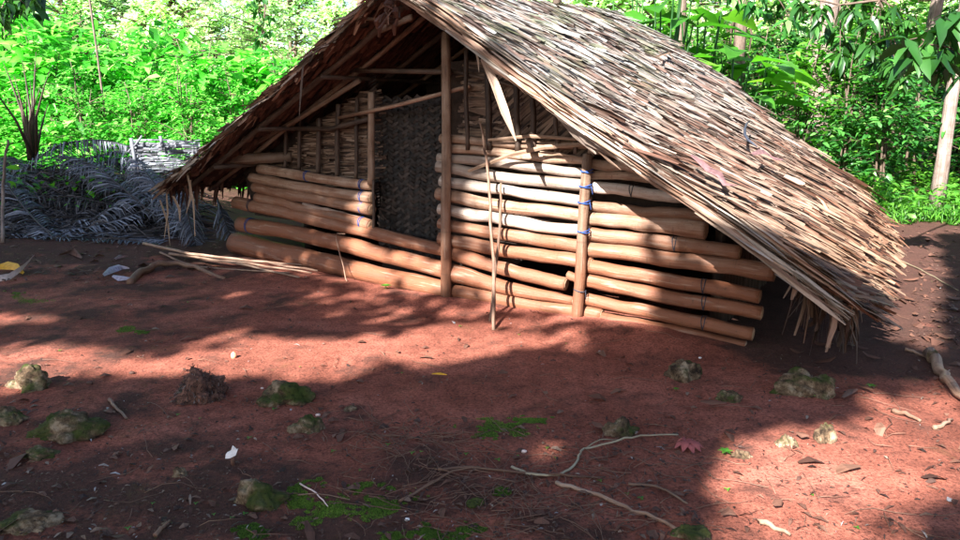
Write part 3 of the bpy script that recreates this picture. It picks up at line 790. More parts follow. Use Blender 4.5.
stick([bt, on_plane(342, 262, P0 - R2 * .10, R2), on_plane(336, 236, P0 - R2 * .02, R2), on_plane(345, 234, P0 - R2 * .04, R2)], .006, 'palepink' if 0 else 'stick', 'short bent twig propped on the lowest logs left of the doorway', name='bent_twig')

# split poles lying on the ground left of the hut
for (pix, r, lab) in (
    ([(144,252,.10),(190,263,.09),(250,271,.06),(318,276,.03)], .017, 'longest pale split pole, topmost of the sticks lying before the left wall'),
    ([(170,259,.05),(230,270,.05),(300,285,.02)], .016, 'pale split pole lying lowest and nearest the yard in the bundle by the left wall'),
    ([(185,260,.04),(250,272,.04),(312,281,.02)], .014, 'pale split pole in the middle of the bundle by the left wall'),
    ([(225,268,.08),(270,269,.05),(312,270,.03)], .012, 'short reddish split pole along the back of the bundle by the left wall'),
    ([(160,256,.03),(200,268,.02),(290,281,.02)], .011, 'thin brown stick under the bundle of split poles')):
    stick([gp(u, v, z) for (u, v, z) in pix], r, 'stick', lab, 'pole', 'split_pole')
stick([gp(130,283,.01), gp(146,273,.04), gp(163,269,.05), gp(185,268,.03), gp(225,279,.0)], .035, 'root', 'mossy crooked branch half buried in front of the split poles', 'branch', 'fallen_branch')

# ------------------------------------------------------------------ rocks
def rock(u, v, wpx, hpx, label, sq=.8, seed=None, mat='rock', name='mossy_rock', cat='rock', rough=1.0, group='mossy rocks in the yard'):
    """u,v: foot centre in the photo; wpx,hpx: visible size"""
    p = on_ground(u, v - hpx * .15); dz = depth(p); w = wpx / FPX * dz * .88; h = hpx / FPX * dz * .86
    seed = seed if seed is not None else rnd.random() * 100
    bm = bmesh.new(); bmesh.ops.create_icosphere(bm, subdivisions=5, radius=1)
    for q in bm.verts:
        c = q.co.copy(); s = V((seed, seed * .7, 0))
        d = .50 * noise.noise(c * 1.0 + s) + .26 * noise.noise(c * 2.1 + s)
        vd = noise.voronoi(c * 2.4 + s)[0]; vs_ = noise.voronoi(c * 6.0 + s)[0]
        d += rough * (.26 * min(.6, vd[1] - vd[0]) + .12 * min(.5, vs_[1] - vs_[0]) - .22 * max(0, .34 - vs_[0]) + .03 * noise.noise(c * 14 + s))
        q.co = c * (1 + d)
    zs = [q.co.z for q in bm.verts]; xs_ = [q.co.x for q in bm.verts]
    zr = max(zs); xr = (max(xs_) - min(xs_)) / 2
    ang = rnd.uniform(-.3, .3)
    for q in bm.verts:
        c = q.co; x = c.x / xr * w / 2; y = c.y / xr * w / 2 * sq; z = c.z / zr * h * .92
        if z < 0: z *= .35
        q.co = V((x * math.cos(ang) - y * math.sin(ang), x * math.sin(ang) + y * math.cos(ang), z))
    me = bpy.data.meshes.new(name); bm.to_mesh(me); bm.free(); me.shade_smooth(); me.materials.append(M[mat])
    o = link(name, me, None, gz(p.x, p.y, -.008)); return tag(o, label, cat, group)
rock(32, 392, 62, 30, 'rugged pale mossy rock at the left edge, the farthest back there')
rock(10, 424, 40, 22, 'dark mossy rock cut by the left edge of the photo')
rock(66, 436, 92, 30, 'long low brown-topped mossy rock near the left edge')
rock(40, 458, 44, 12, 'flat dark mossy stone just below the long low rock')
rock(286, 403, 72, 28, 'broad brown and green rock right of the earthy stump')
rock(308, 432, 44, 20, 'small mossy rock between the broad rock and the moss patches')
rock(262, 508, 66, 34, 'rugged mossy rock with a pale bare top at the bottom left')
rock(622, 433, 46, 24, 'rounded brown rock with moss on its left above the pale vine')
rock(683, 379, 46, 24, 'flat-topped green rock in front of the right end of the log wall')
rock(806, 398, 74, 32, 'largest mossy rock, in shade under the right eave')
rock(730, 402, 30, 14, 'small dark mossy stone left of the largest rock under the eave')
rock(786, 452, 28, 16, 'low dark stone left of the knobbly upright one')
rock(824, 449, 26, 26, 'knobbly upright brown stone with a dark shadow beside it', sq=.9)
rock(742, 461, 24, 12, 'small dark stone beside the little green sprout')
rock(182, 478, 22, 14, 'small pointed yellowish stone at the lower left', mat='rock')
rock(476, 506, 24, 10, 'small yellowish stone among the roots near the bottom')
rock(350, 410, 16, 7, 'tiny brown stone left of centre beside the broad rock')
rock(30, 525, 70, 16, 'very flat dark mossy stone in the bottom left corner')
rock(690, 541, 50, 18, 'stone cut by the bottom edge beside the long stick')
# earthy stump
st = rock(200, 405, 62, 46, 'shaggy earth-covered stump standing among the rocks at the left', mat='earth', name='earthy_stump', cat='stump', group=None, seed=23.4, rough=1.5)
mb = MB(); vs0 = st.data.vertices
for k in range(2600):
    q = vs0[rnd.randrange(len(vs0))]; p = q.co.copy()
    if p.z < .0: continue
    dr = (q.normal + V((rnd.gauss(0, .5), rnd.gauss(0, .5), rnd.gauss(-.3, .5)))).normalized(); l = rnd.uniform(.008, .035)
    mb.strip([p, p + dr * l * .6, p + dr * l + V((0, 0, -.006))], [.004, .003, .001], dr.cross(V((.3, 0, 1))).normalized())
mb.build('shaggy_fibre', M['litter'], st, (0, 0, 0), False)

# ------------------------------------------------------------------ small things on the ground
def ground_leaf(pix, w, mat, label, name='fallen_leaf', cat='leaf', lift=.012, group=None, curl=.015):
    pts = [gp(u, v, lift + curl * (i % 2) + (curl * 1.2 if i in (0, len(pix) - 1) else 0)) for i, (u, v) in enumerate(pix)]
    return curved_leaf(name, pts, w, M[mat], label, cat, V((0, -.5, .86)), .18, group)
o = empty('banana_leaf_scrap', gp(18, 276), 'torn yellow leaf scrap with a pale upturned rim at the left edge', 'leaf')
mb = MB(); q = V(o.location)
mb.strip([gp(-8, 272, .04), gp(5, 270, .05), gp(16, 272, .05), (gp(24, 276, .02))], [.10, .13, .10, .03], V((0, .9, .4)).normalized(), .1, V((0, -.4, .9)))
mb.build('yellow_blade', M['yellow'], o, q)
mb = MB(); mb.strip([gp(-12, 283, .02), gp(8, 281, .02), gp(24, 274, .05), gp(36, 266, .10)], [.07, .09, .07, .01], V((0, .6, .8)).normalized(), .15, V((0, -.8, .5)))
mb.build('pale_rim', M['palepink'], o, q)
ground_leaf([(104, 281), (112, 276), (121, 270), (130, 277)], .11, 'greyleaf', 'grey-violet curled dead leaf on dark soil before the frond heap', lift=.02, curl=.03)
ground_leaf([(113, 279), (121, 281), (133, 281)], .07, 'greyleaf', 'small grey dead leaf touching the grey-violet curled one')
ground_leaf([(115, 262), (122, 258), (128, 259)], .08, 'purple', 'dull pink dead leaf just behind the grey-violet curled one')
ground_leaf([(60, 258), (72, 254), (82, 260)], .09, 'leafdead', 'brown dead leaf on the dark soil left of the grey-violet one')
ground_leaf([(432, 377), (440, 376.5), (447, 378)], .018, 'yellow', 'thin yellow-green leaf on the dirt in the middle of the yard')
# red lobed leaf
def lobed(u, v, size, mat, label):
    c = gp(u, v); o = empty('lobed_leaf', c, label, 'leaf'); mb = MB()
    for k, (a, l) in enumerate(((-150, .9), (-118, 1.0), (-88, 1.1), (-60, 1.0), (-28, .85), (150, .6), (35, .5))):
        t = math.radians(a); dr = V((math.cos(t), math.sin(t), 0)); sd = V((-math.sin(t), math.cos(t), 0)); L = size * l
        mb.strip([c + V((0, 0, .02)), c + dr * L * .35 + V((0, 0, .03 + .01 * (k % 2))), c + dr * L * .7 + V((0, 0, .028)), c + dr * L + V((0, 0, .012))], [size * .12, size * .42, size * .34, size * .05], sd, .12, V((0, 0, 1)))
    mb.build('blade', mat, o, c)
    mb = MB(); mb.tube([c + V((0, 0, .02)), c + V((-.01, size * .5, .02)), c + V((-.02, size * 1.0, .015))], .0022, 6); mb.build('leaf_stalk', M['root'], o, c)
lobed(687, 447, .085, M['redleaf'], 'large red-brown lobed dead leaf on the dirt near the end of the pale vine')
# shell, white mushroom-like husk
def blob(u, v, s, mat, label, name, cat, sc3=(1, .8, .8)):
    c = gp(u, v); bm = bmesh.new(); bmesh.ops.create_icosphere(bm, subdivisions=3, radius=1)
    for q in bm.verts:
        q.co *= 1 + .18 * noise.noise(q.co * 1.6 + V((u, v, 0)))
        q.co = V((q.co.x * s * sc3[0], q.co.y * s * sc3[1], q.co.z * s * sc3[2] + s * sc3[2] * .7))
    me = bpy.data.meshes.new(name); bm.to_mesh(me); bm.free(); me.shade_smooth(); me.materials.append(M[mat]); return tag(link(name, me, None, c), label, cat)
blob(234, 358, .022, 'shell', 'small orange-white shell on the sunny dirt left of centre', 'snail_shell', 'shell', (.8, .7, 1.05))
blob(232, 411, .008, 'palepink', 'pink-white pebble right of the broad brown rock', 'pebble', 'pebble') if 0 else None
wm = empty('broken_husk', gp(234, 466), 'white broken husk on a short brown stem standing at the lower left', 'husk')
c = V(wm.location)
mb = MB(); mb.tube([c + V((.0, 0, -.01)), c + V((-.004, 0, .02)), c + V((.004, .0, .045))], [.011, .009, .007], 8, wob=.2); mb.build('stem', M['leafdead'], wm, c)
mb = MB(); mb.strip([c + V((-.03, 0, .045)), c + V((-.008, 0, .052)), c + V((.016, 0, .06)), c + V((.024, 0, .078))], [.03, .042, .03, .006], V((.1, .7, .6)).normalized(), .3, V((0, -.5, .8)))
mb.strip([c + V((-.006, .004, .05)), c + V((.004, .004, .072)), c + V((.0, .004, .088))], [.028, .022, .003], V((1, .2, 0)).normalized(), .2, V((0, -1, 0))); mb.build('cap', M['white'], wm, c)
for (u, v, s, mt, lb) in ((407, 521, .010, 'white', 'white pebble between the two bottom moss patches'), (524, 452, .013, 'palepink', 'cream pebble left of the fork of the pale vine'),
                      (318, 414, .013, 'palepink', 'pinkish chip beside the small mossy rock'), (262, 388, .009, 'palepink', 'tiny pale pebble above the broad brown rock'),
                      (700, 358, .010, 'white', 'white pebble beside the flat-topped green rock'), (132, 374, .016, 'litter', 'brown pebble on the sunny dirt left of the stump'),
                      (90, 384, .018, 'litter', 'brown pebble right of the rugged pale rock'), (518, 455, .006, 'leafU', 'tiny green seed beside the cream pebble')):
    blob(u, v, s, mt, lb, 'pebble', 'pebble', (1, .8, .6))
# pale vine, sticks and roots at the bottom
def vine(pix, r, mat, label, name, cat, n=8, lift=.012):
    return stick([gp(u, v, lift + (x[0] if x else 0)) for (u, v, *x) in pix], r, mat, label, cat, name, n=n)
vine([(512,468),(528,475),(546,478),(562,477),(574,468),(580,456),(584,451),(610,446,.01),(640,439,.01),(678,436)], .0065, 'vine', 'pale curved vine stem lying across the dirt towards the red lobed leaf', 'fallen_vine', 'vine')
vine([(586,450),(600,444,.015),(622,441)], .0035, 'vine', 'thin yellowish offshoot beside the pale curved vine', 'fallen_vine', 'vine')
vine([(556,486,.0),(590,496),(625,512),(655,524),(692,541)], .010, 'stick', 'long straight brown stick running out at the bottom edge', 'fallen_stick', 'stick')
vine([(628,489),(655,491),(670,499),(687,509)], .007, 'stick', 'short crooked brown stick right of the long straight one', 'fallen_stick', 'stick')
vine([(438,474),(470,471),(520,474),(560,479),(605,481)], .007, 'root', 'thin dark root crossing under the pale curved vine', 'root', 'root')
vine([(400,503),(430,487),(452,476),(480,470)], .006, 'root', 'thin curved root running left of the pale vine', 'root', 'root')
vine([(300,490),(316,499),(328,511)], .004, 'palepink', 'thin pale straw on the moss beside the rugged rock', 'straw', 'straw', 5)
vine([(298,500),(322,500),(350,503)], .003, 'stick', 'second thin straw crossing the first on the moss', 'straw', 'straw', 5)
vine([(110,402),(116,409),(127,421)], .010, 'stick', 'short brown stick leaning off the long low mossy rock', 'fallen_stick', 'stick')
vine([(156,539),(163,531),(170,524)], .009, 'root', 'short dark stick at the bottom left', 'fallen_stick', 'stick')
vine([(892,414),(905,419,.01),(920,426)], .014, 'stick', 'pale flat bark strip on the sunny dirt at the right', 'bark_strip', 'bark')
vine([(934,432),(943,428),(952,422)], .012, 'stick', 'small light brown stick beside the pale bark strip', 'fallen_stick', 'stick')
vine([(895,259),(915,268),(940,282),(958,292)], .008, 'vine', 'long thin pale stem trailing from the roof corner over the dark ground', 'fallen_vine', 'vine')
vine([(905,352),(916,355),(928,360)], .011, 'stick', 'pale stick end touching the cut branch at the right', 'fallen_stick', 'stick')
vine([(757,527),(770,532),(790,541)], .013, 'stick', 'pale splinter of wood at the bottom right edge', 'splinter', 'splinter')
o = vine([(930,359,.02),(940,374,.02),(952,391,.02),(975,411,.02)], .034, 'stick', 'cut branch with a mossy end lying at the right edge', 'cut_branch', 'branch', 14)
mb = MB(); q = gp(930, 359, .032); ax = (gp(940, 374, .032) - q).normalized(); mb.tube([q - ax * .012, q + ax * .03, q + ax * .09], [.036, .0385, .036], 12, wob=.35)
mb.build('mossy_end', M['rock'], o, V(o.location))
for (pix, lab) in (([(700,405),(712,407),(726,409)], 'orange-brown leaf strip left of the small dark mossy stone'), ([(857,387),(864,390),(873,395)], 'orange-brown curled leaf beside the green sprout under the eave'),
                   ([(772,516),(777,513),(781,511)], 'small tan leaf on the sunlit dirt at the bottom right'), ([(720,525),(728,521),(735,526)], 'pale curled leaf at the bottom right of centre'),
                   ([(592,424),(598,426),(604,430)], 'small orange leaf right of the rounded brown rock'), ([(498,376),(503,374),(508,375)], 'tiny tan leaf on the shaded dirt in mid yard'),
                   ([(842,404),(850,396),(857,394)], 'buff dead leaf right of the largest mossy rock'), ([(795,442),(802,445),(808,446)], 'orange leaf between the dark stone and the knobbly stone')):
    ground_leaf(pix, .035, 'leafdead', lab)
# dead leaves under the right eave
spots = [(832,350),(850,346),(868,352),(900,330),(915,318),(935,312),(948,326),(925,340),(895,345),(880,362),(945,300),(905,300),(940,286),(790,352),(815,362),(955,342),(918,282),(932,262)]
for k, (u, v) in enumerate(spots):
    c = gp(u, v); a = rnd.uniform(0, 6.28); L = rnd.uniform(.06, .14); dr = V((math.cos(a), math.sin(a), 0))
    pts = [gz(c.x + dr.x * L * t, c.y + dr.y * L * t, .012 + .03 * abs(t - .5) * rnd.random() * 2) for t in (0, .33, .66, 1)]
    curved_leaf('dead_leaf', pts, L * .5, M['leafdead'], 'brown dead leaf on the dark ground beside the right eave', 'leaf', V((0, 0, 1)), .2, 'dead leaves beside the right eave')

# moss patches (uncountable blades)
def moss(us, n, label, hi=.014):
    pos = []
    n = int(n * 1.8)
    for k in range(n * 6):
        i = rnd.randrange(len(us)); u, v, ru, rv = us[i]
        a = rnd.uniform(0, 6.28); q = rnd.random() ** .55
        uu, vv = u + math.cos(a) * ru * q, v + math.sin(a) * rv * q
        p = on_ground(uu, vv)
        if noise.noise(V((p.x * 9, p.y * 9, 4))) + .6 * noise.noise(V((p.x * 34, p.y * 34, 4))) < -.45 + .95 * q: continue
        pos.append((p.x, p.y, hgt(p.x, p.y) - .002))
        if len(pos) >= n: break
    pos = np.array(pos); m = len(pos)
    dr = rand_dirs(m, .35, 1); l = nr.uniform(.003, hi * .7, m); VV, FF = leaf_arrays(pos, dr, rand_dirs(m), l, l * .3, True, .2)
    c = pos.mean(0); tag(np_mesh('moss', VV - c, FF, M['moss'], None, V(c)), label, 'moss', None, 'stuff')
moss([(505,427,52,11),(530,419,30,8),(480,434,30,8)], 13000, 'bright moss patch in the middle foreground above the roots')
moss([(340,512,70,24),(300,500,40,24),(380,498,50,16)], 22000, 'wide moss patch beside the rugged rock at the bottom')
moss([(430,531,60,13),(395,536,40,11)], 14000, 'moss patch at the bottom edge left of centre')
moss([(498,491,18,7)], 2600, 'small moss patch below the pale vine')
moss([(255,536,40,11)], 6000, 'moss patch in the bottom left beside the rugged rock')
moss([(133,331,17,5)], 2600, 'little moss patch on the dirt at the left')
moss([(30,300,26,6),(14,292,12,4)], 2400, 'thin moss before the frond heap at the left edge')
moss([(455,541,40,8)], 1500, 'thin moss below the roots at the bottom')
# tiny sprouts
def sprout(u, v, s, label, n=5):
    c = gp(u, v); k = n; a = np.arange(k) * 6.283 / k + rnd.random()
    dr = np.stack([np.cos(a), np.sin(a), np.full(k, .5)], 1); pos = np.tile(np.array([[0, 0, s * .5]]), (k, 1))
    VV, FF = leaf_arrays(pos, dr, np.tile(np.array([[0, 0, 1.]]), (k, 1)), np.full(k, s), np.full(k, s * .55), False, .3)
    e = empty('sprout', c, label, 'sprout', 'green sprouts in the yard'); np_mesh('leaves', VV, FF, M['leafU'], e)
    mb = MB(); mb.tube([(0, 0, -.005), (0, 0, s * .5)], s * .04, 5); mb.build('stem', M['leafU'], e)
sprout(725, 456, .035, 'bright green sprout left of the small dark stone', 6)
sprout(871, 387, .030, 'green sprout in the shade right of the largest mossy rock', 6)
sprout(813, 399, .025, 'green sprout at the foot of the largest mossy rock', 5)
sprout(676, 388, .022, 'small sprout below the flat-topped green rock', 5)
sprout(386, 293, .05, 'low green weed at the foot of the doorway logs', 9)
for k, (u, v) in enumerate([(300,367),(402,372),(249,440),(274,411),(360,471),(333,452),(388,448),(421,455),(200,420),(196,505),(153,506),(128,529),(412,456),(466,456),(498,461),(547,449),(556,459),(600,484),(641,503),(627,498),(727,493),(812,499),(857,529),(460,327),(519,336),(566,344),(245,518),(214,517),(232,523),(60,352),(188,303),(178,417),(80,300)]):
    sprout(u, v, rnd.uniform(.010, .018), 'tiny green seedling dotted on the bare dirt', 3)
# litter: uncountable chips and leaf bits, and a web of fine rootlets
def scatter_bits(n, name, label, mat, smin, smax, dens):
    mb = MB(); k = 0
    while k < n:
        u = rnd.uniform(-30, 990); v = 215 + 340 * rnd.random() ** .8
        p = on_ground(u, v)
        q = p - P0
        if q.dot(R) > .0 and q.dot(R) < 4.2 and -3 < q.dot(W) < 3.2: continue
        if rnd.random() > dens(u, v): continue
        k += 1; a = rnd.uniform(0, 6.28); l = rnd.uniform(smin, smax) * (2.2 if rnd.random() < .08 else 1); dr = V((math.cos(a), math.sin(a), rnd.gauss(0, .2))); w = l * rnd.uniform(.12, .7)
        c = gz(p.x, p.y, .004 + rnd.random() * .006); sd = V((-dr.y, dr.x, rnd.gauss(0, .35))).normalized()
        mb.strip([c - dr * l * .5, c + V((0, 0, .15 * l)), c + dr * l * .5], [w * .4, w, w * .3], sd)
    tag(mb.build(name, mat, None, (0, 0, 0), False), label, 'litter', None, 'stuff')
def dl(u, v):
    d = .22
    if u < 300 and v > 395 or u < 240 and v < 310: d = .8
    if 380 < u < 700 and v > 420: d = .75
    if u > 760 and v < 400: d = .9
    return d
scatter_bits(6500, 'leaf_litter', 'small chips and shredded leaf bits strewn over the red soil', M['litter'], .005, .022, dl)
scatter_bits(1300, 'leaf_litter', 'broken brown leaf pieces on the darker ground', M['leafdead'], .02, .06, lambda u, v: 1 if (u > 800 and v < 350) or (u < 230 and v < 285) else .05)
mb = MB()
for k in range(430):
    if k < 210: u = rnd.gauss(520, 90); v = rnd.gauss(490, 30)
    elif k < 290: u = rnd.gauss(405, 25); v = rnd.gauss(440, 9)
    else: u = rnd.uniform(0, 960); v = rnd.uniform(260, 540)
    if v < 255 or v > 545: continue
    p = on_ground(u, v); q = p - P0
    if q.dot(R) > 0 and abs(q.dot(W)) < 3: continue
    a = rnd.uniform(0, 6.28); l = rnd.uniform(.05, .30); pts = []; x, y = p.x, p.y
    for i in range(5):
        pts.append(gz(x, y, .004 + .012 * rnd.random())); x += math.cos(a) * l / 4; y += math.sin(a) * l / 4; a += rnd.gauss(0, .35)
    mb.tube(pts, [.0017, .0016, .0014, .0012, .0008], 5)
tag(mb.build('rootlets', M['root'], None, (0, 0, 0)), 'web of fine brown rootlets and straws on the foreground soil', 'rootlets', None, 'stuff')

# ------------------------------------------------------------------ fallen palm fronds at the back left
def frond_obj(name, pts, llen, mat, label, cat='palm frond', group=None, nl=46, droop=.7, up=V((0, 0, 1)), wd=.022, one=False, spread=.8, r0=.016):
    pts = [V(p) for p in pts]
    e = empty(name, pts[0], label, cat, group); o = pts[0]
    # catmull-like resample
    def cr(t):
        n = len(pts) - 1; x = t * n; i = min(int(x), n - 1); f = x - i
        a = pts[max(i - 1, 0)]; b = pts[i]; c = pts[i + 1]; d = pts[min(i + 2, n)]
        return .5 * ((2 * b) + (c - a) * f + (2 * a - 5 * b + 4 * c - d) * f * f + (3 * b - a - 3 * c + d) * f ** 3)
    mb = MB(); K = 16; mb.tube([cr(i / K) for i in range(K + 1)], [r0 * (1 - .8 * i / K) for i in range(K + 1)], 7, wob=.2); mb.build('rachis', M['frondbrown'] if mat is not M['leafR'] else M['leafD'], e, o)
    mb = MB()
    for i in range(nl):
        t = .10 + .9 * i / nl; p = cr(t); T = (cr(min(t + .02, 1)) - cr(t - .02)).normalized(); S = T.cross(up).normalized()
        for sg in ((1,) if one else (1, -1)):
            if rnd.random() < .08: continue
            L = llen * (math.sin(math.pi * (t * .82 + .12)) * .85 + .15) * rnd.uniform(.75, 1.1)
            d0 = (S * sg * spread + T * rnd.uniform(.35, .8)).normalized()
            q1 = p + d0 * L * .35; q2 = q1 + (d0 + V((0, 0, -droop * rnd.uniform(.5, 1.2)))).normalized() * L * .35; q3 = q2 + (d0 + V((0, 0, -droop * 2.2 * rnd.uniform(.4, 1.3)))).normalized() * L * .3
            for q in (q1, q2, q3):
                g = hgt(q.x, q.y) + .012 + .02 * rnd.random()
                if q.z < g: q.z = g
            nn = d0.cross(T).normalized()
            mb.strip([p, q1, q2, q3], [wd * .5, wd, wd * .7, wd * .1], (T + nn * rnd.gauss(0, .5)).normalized(), .2, nn)
    mb.build('leaflets', mat, e, o, False); return e
def fp(u, v, y): return at_depth(u, v, y)
FR = [
 ([(-40,236,8.7),(40,232,8.8),(110,222,9.0),(165,200,9.3)], .50, 'frond', 'grey frond sprawling along the front of the heap', 54, .6),
 ([(-30,226,9.2),(60,222,9.2),(120,214,9.3),(175,208,9.3)], .42, 'frond', 'long low frond pointing at the roof corner just behind the front one', 54, .5),
 ([(-30,205,9.8),(50,196,9.8),(100,202,9.6),(150,212,9.3)], .46, 'frondbrown', 'brown frond stem crossing the dark hollow of the heap', 40, .8),
 ([(30,172,11.0),(80,160,10.8),(125,150,10.5),(170,142,10.2)], .55, 'frond', 'grey frond draped along the crest of the heap', 50, 1.0),
 ([(60,176,10.6),(100,164,10.4),(130,158,10.2),(150,178,9.9)], .50, 'frond', 'frond folded down over the middle of the heap', 50, 1.1),
 ([(40,190,10.3),(90,184,10.1),(140,186,9.8),(185,200,9.4)], .50, 'frondbrown', 'dull frond sagging in the middle of the heap', 50, .8),
 ([(135,150,10.0),(140,175,9.8),(160,190,9.5),(190,205,9.2)], .42, 'frond', 'frond with a white rib bending from the screen to the ground', 44, .9),
 ([(150,192,9.2),(165,200,9.0),(180,220,8.8),(200,240,8.5)], .34, 'frond', 'small blue-grey frond falling by the roof corner', 40, .8),
 ([(182,188,8.35),(186,205,8.3),(190,224,8.25),(196,246,8.2)], .30, 'frond', 'blue-grey frond hanging upright under the left eave', 44, 1.0),
 ([(216,196,8.6),(221,210,8.6),(226,224,8.55),(232,240,8.5)], .28, 'frond', 'dim frond hanging in the gloom beside the lowest logs', 36, 1.0),
 ([(-40,176,11.2),(0,158,10.8),(25,172,10.3),(20,200,9.9)], .5, 'frond', 'frond bending over at the far left edge of the heap', 44, 1.2),
 ([(20,240,8.6),(70,238,8.6),(120,240,8.5),(160,246,8.3)], .36, 'frond', 'flattened grey frond lowest in front of the heap', 44, .3),
 ([(90,222,9.0),(115,205,9.2),(140,192,9.4),(150,180,9.6)], .40, 'frond', 'frond slanting up towards the pale woven screen', 44, .9),
 ([(10,186,10.5),(50,150,10.2),(90,140,10.0),(128,146,9.9)], .45, 'frond', 'highest frond arching over the crest of the heap towards the woven screen', 50, 1.2),
 ([(150,212,9.0),(120,186,9.2),(95,166,9.5),(64,156,9.8)], .42, 'frond', 'spiky frond standing up across the middle of the heap', 46, .5),
 ([(195,236,8.4),(170,206,8.7),(152,180,9.1),(136,160,9.4)], .36, 'frond', 'steep frond leaning from the roof corner up to the screen', 44, .5),
 ([(60,244,8.4),(30,214,8.9),(8,186,9.4),(-10,160,9.8)], .40, 'frond', 'frond rising at the left end of the heap behind the pale pole', 44, .6),
 ([(-20,196,10.4),(30,186,10.3),(70,180,10.3),(110,176,10.3)], .5, 'frondbrown', 'brown frond lying behind the dark hollow', 40, 1.1)]
for k, (pix, ll, mt, lab, nl, dp) in enumerate(FR):
    frond_obj('fallen_frond', [fp(*q) for q in pix], ll, M[mt], lab, group='dry palm fronds heaped at the left', nl=int(nl * 1.25), droop=dp, wd=.022 if mt == 'frond' else .026)
# loose dry leaflets tangled through the heap: nobody could count them
mb = MB()
for k in range(2600):
    u = rnd.uniform(-40, 200); v = rnd.uniform(160, 246); y = 11.2 - (v - 150) / 96 * 2.6 + rnd.gauss(0, .15)
    p = at_depth(u, v, y)
    if u > 165 and v < 190: continue
    p.z = max(p.z, hgt(p.x, p.y) + .02); l = rnd.uniform(.15, .6); dr = (V((rnd.gauss(0, 1), rnd.gauss(0, .4), rnd.gauss(-.2, .35)))).normalized()
    q1 = p + dr * l * .5; q2 = p + dr * l + V((0, 0, -l * .3))
    for q in (q1, q2): q.z = max(q.z, hgt(q.x, q.y) + .01)
    mb.strip([p, q1, q2], [.010, .018, .003], V((0, rnd.gauss(0, 1), 1)).normalized())
tag(mb.build('frond_litter', M['frondbrown'], None, (-6, 10, 0), False), 'tangle of loose dry leaflets through the frond heap', 'litter', None, 'stuff')
# pale woven screen at the roof corner
sc_ = at_depth(130, 196, 9.9); e = empty('woven_screen', sc_, 'pale plaited frond screen standing between the heap and the roof corner', 'screen')
mb = MB()
for j in range(70):
    v = 140 + j * .82 + rnd.uniform(-.8, .8); u0 = 131 + max(0, (j - 18)) * .75 + rnd.uniform(-2, 6); u1 = 200
    if rnd.random() < .18: continue
    pts = [at_depth(u0 + (u1 - u0) * t, v + 2.0 * noise.noise(V((j * .7, t * 2, 0))) * 1.5, 9.85 + .05 * (-1) ** (j + int(t * 4))) for t in (0, .25, .5, .75, 1)]
    mb.strip(pts, rnd.uniform(.012, .024), V((0, .3, 1)).normalized())
mb.build('weave', M['slat'], e, sc_, False)
for (u0, v0, u1, v1, r_) in ((131, 138, 136, 178, .024), (136, 178, 152, 200, .022), (160, 136, 162, 150, .02), (128, 152, 142, 136, .014)):
    mb = MB(); mb.tube([at_depth(u0, v0, 9.78), at_depth((u0 + u1) / 2 + 1, (v0 + v1) / 2, 9.78), at_depth(u1, v1, 9.75)], r_, 8, wob=.2); mb.build('rib', M['slat'], e, sc_)
# thin pale pole at the left edge
stick([gp(3, 246), at_depth(3, 200, 8.6), at_depth(4, 168, 8.6), at_depth(8, 140, 8.6)], .022, 'bark', 'thin pale pole standing at the left edge before the frond heap', 'pole', 'upright_pole')

# ------------------------------------------------------------------ vegetation
def plant_parts(H, Rr, stems, clumps, per, llen, mat, bark, seed, simple=False, base=.25, trunk_r=.03, droop=.25, flat=.7, lw=.42):
    """builds (wood MB, leaf arrays) round the origin"""
    g = np.random.default_rng(seed); rr = random.Random(seed)
    mb = MB(); tips = []
    for s in range(stems):
        a = rr.uniform(0, 6.28); lean = rr.uniform(.05, .35) * Rr; x, y = rr.gauss(0, .05 * Rr), rr.gauss(0, .05 * Rr); h = H * rr.uniform(.75, 1)
        pts = []
        for i in range(6):
            t = i / 5; pts.append(V((x + math.cos(a) * lean * t * t + .04 * H * noise.noise(V((t * 2, s, seed))), y + math.sin(a) * lean * t * t + .04 * H * noise.noise(V((t * 2, s + 9, seed))), h * t - .03)))
        mb.tube(pts, [trunk_r * (1 - .75 * i / 5) for i in range(6)], 7, wob=.2, seed=seed)
        for c in range(clumps // stems):
            t = base + (1 - base) * rr.random() ** .8; i = min(int(t * 5), 4); q = pts[i].lerp(pts[i + 1], t * 5 - i)
            k = math.sin(math.pi * min(1, .25 + .75 * (t - base) / (1 - base))) * .8 + .2
            aa = rr.uniform(0, 6.28); l = Rr * k * rr.uniform(.25, 1.0)
            tip = q + V((math.cos(aa) * l, math.sin(aa) * l, l * rr.uniform(-.05, .5)))
            mb.tube([q, q.lerp(tip, .5) + V((0, 0, .05 * l)), tip], [trunk_r * .35, trunk_r * .25, trunk_r * .1], 5, caps=False)
            tips.append((tip, q))
    pos = []; dr = []
    for tip, q in tips:
        d = (tip - q); d = d.normalized() if d.length > 1e-4 else V((0, 0, 1))
        m = max(3, int(per * rr.uniform(.6, 1.4))); t = g.uniform(.25, 1.05, m)[:, None]
        P = np.array(q)[None] * (1 - t) + np.array(tip)[None] * t + g.normal(0, llen * .38, (m, 3))
        dd = rand_dirs(m, -.6, .4, g) + np.array(d)[None] * .8; pos.append(P); dr.append(dd)
    pos = np.concatenate(pos); dr = np.concatenate(dr); m = len(pos)
    up = np.tile(np.array([[0, 0, 1.]]), (m, 1)) + g.normal(0, 1 - flat, (m, 3)); l = g.uniform(.6, 1.15, m) * llen
    return mb, leaf_arrays(pos, dr, up, l, l * g.uniform(lw * .8, lw * 1.2, m), simple, droop)
def make_plant(name, label, cat, group, **k):
    e = empty(name, (0, 0, 0), label, cat, group)
    mat = k['mat']; bark = k['bark']; mb, (VV, FF) = plant_parts(**k)
    mb.build('trunk' if 'tree' in name else 'stem', bark, e); np_mesh('crown' if 'tree' in name else 'foliage', VV, FF, mat, e, None); return e
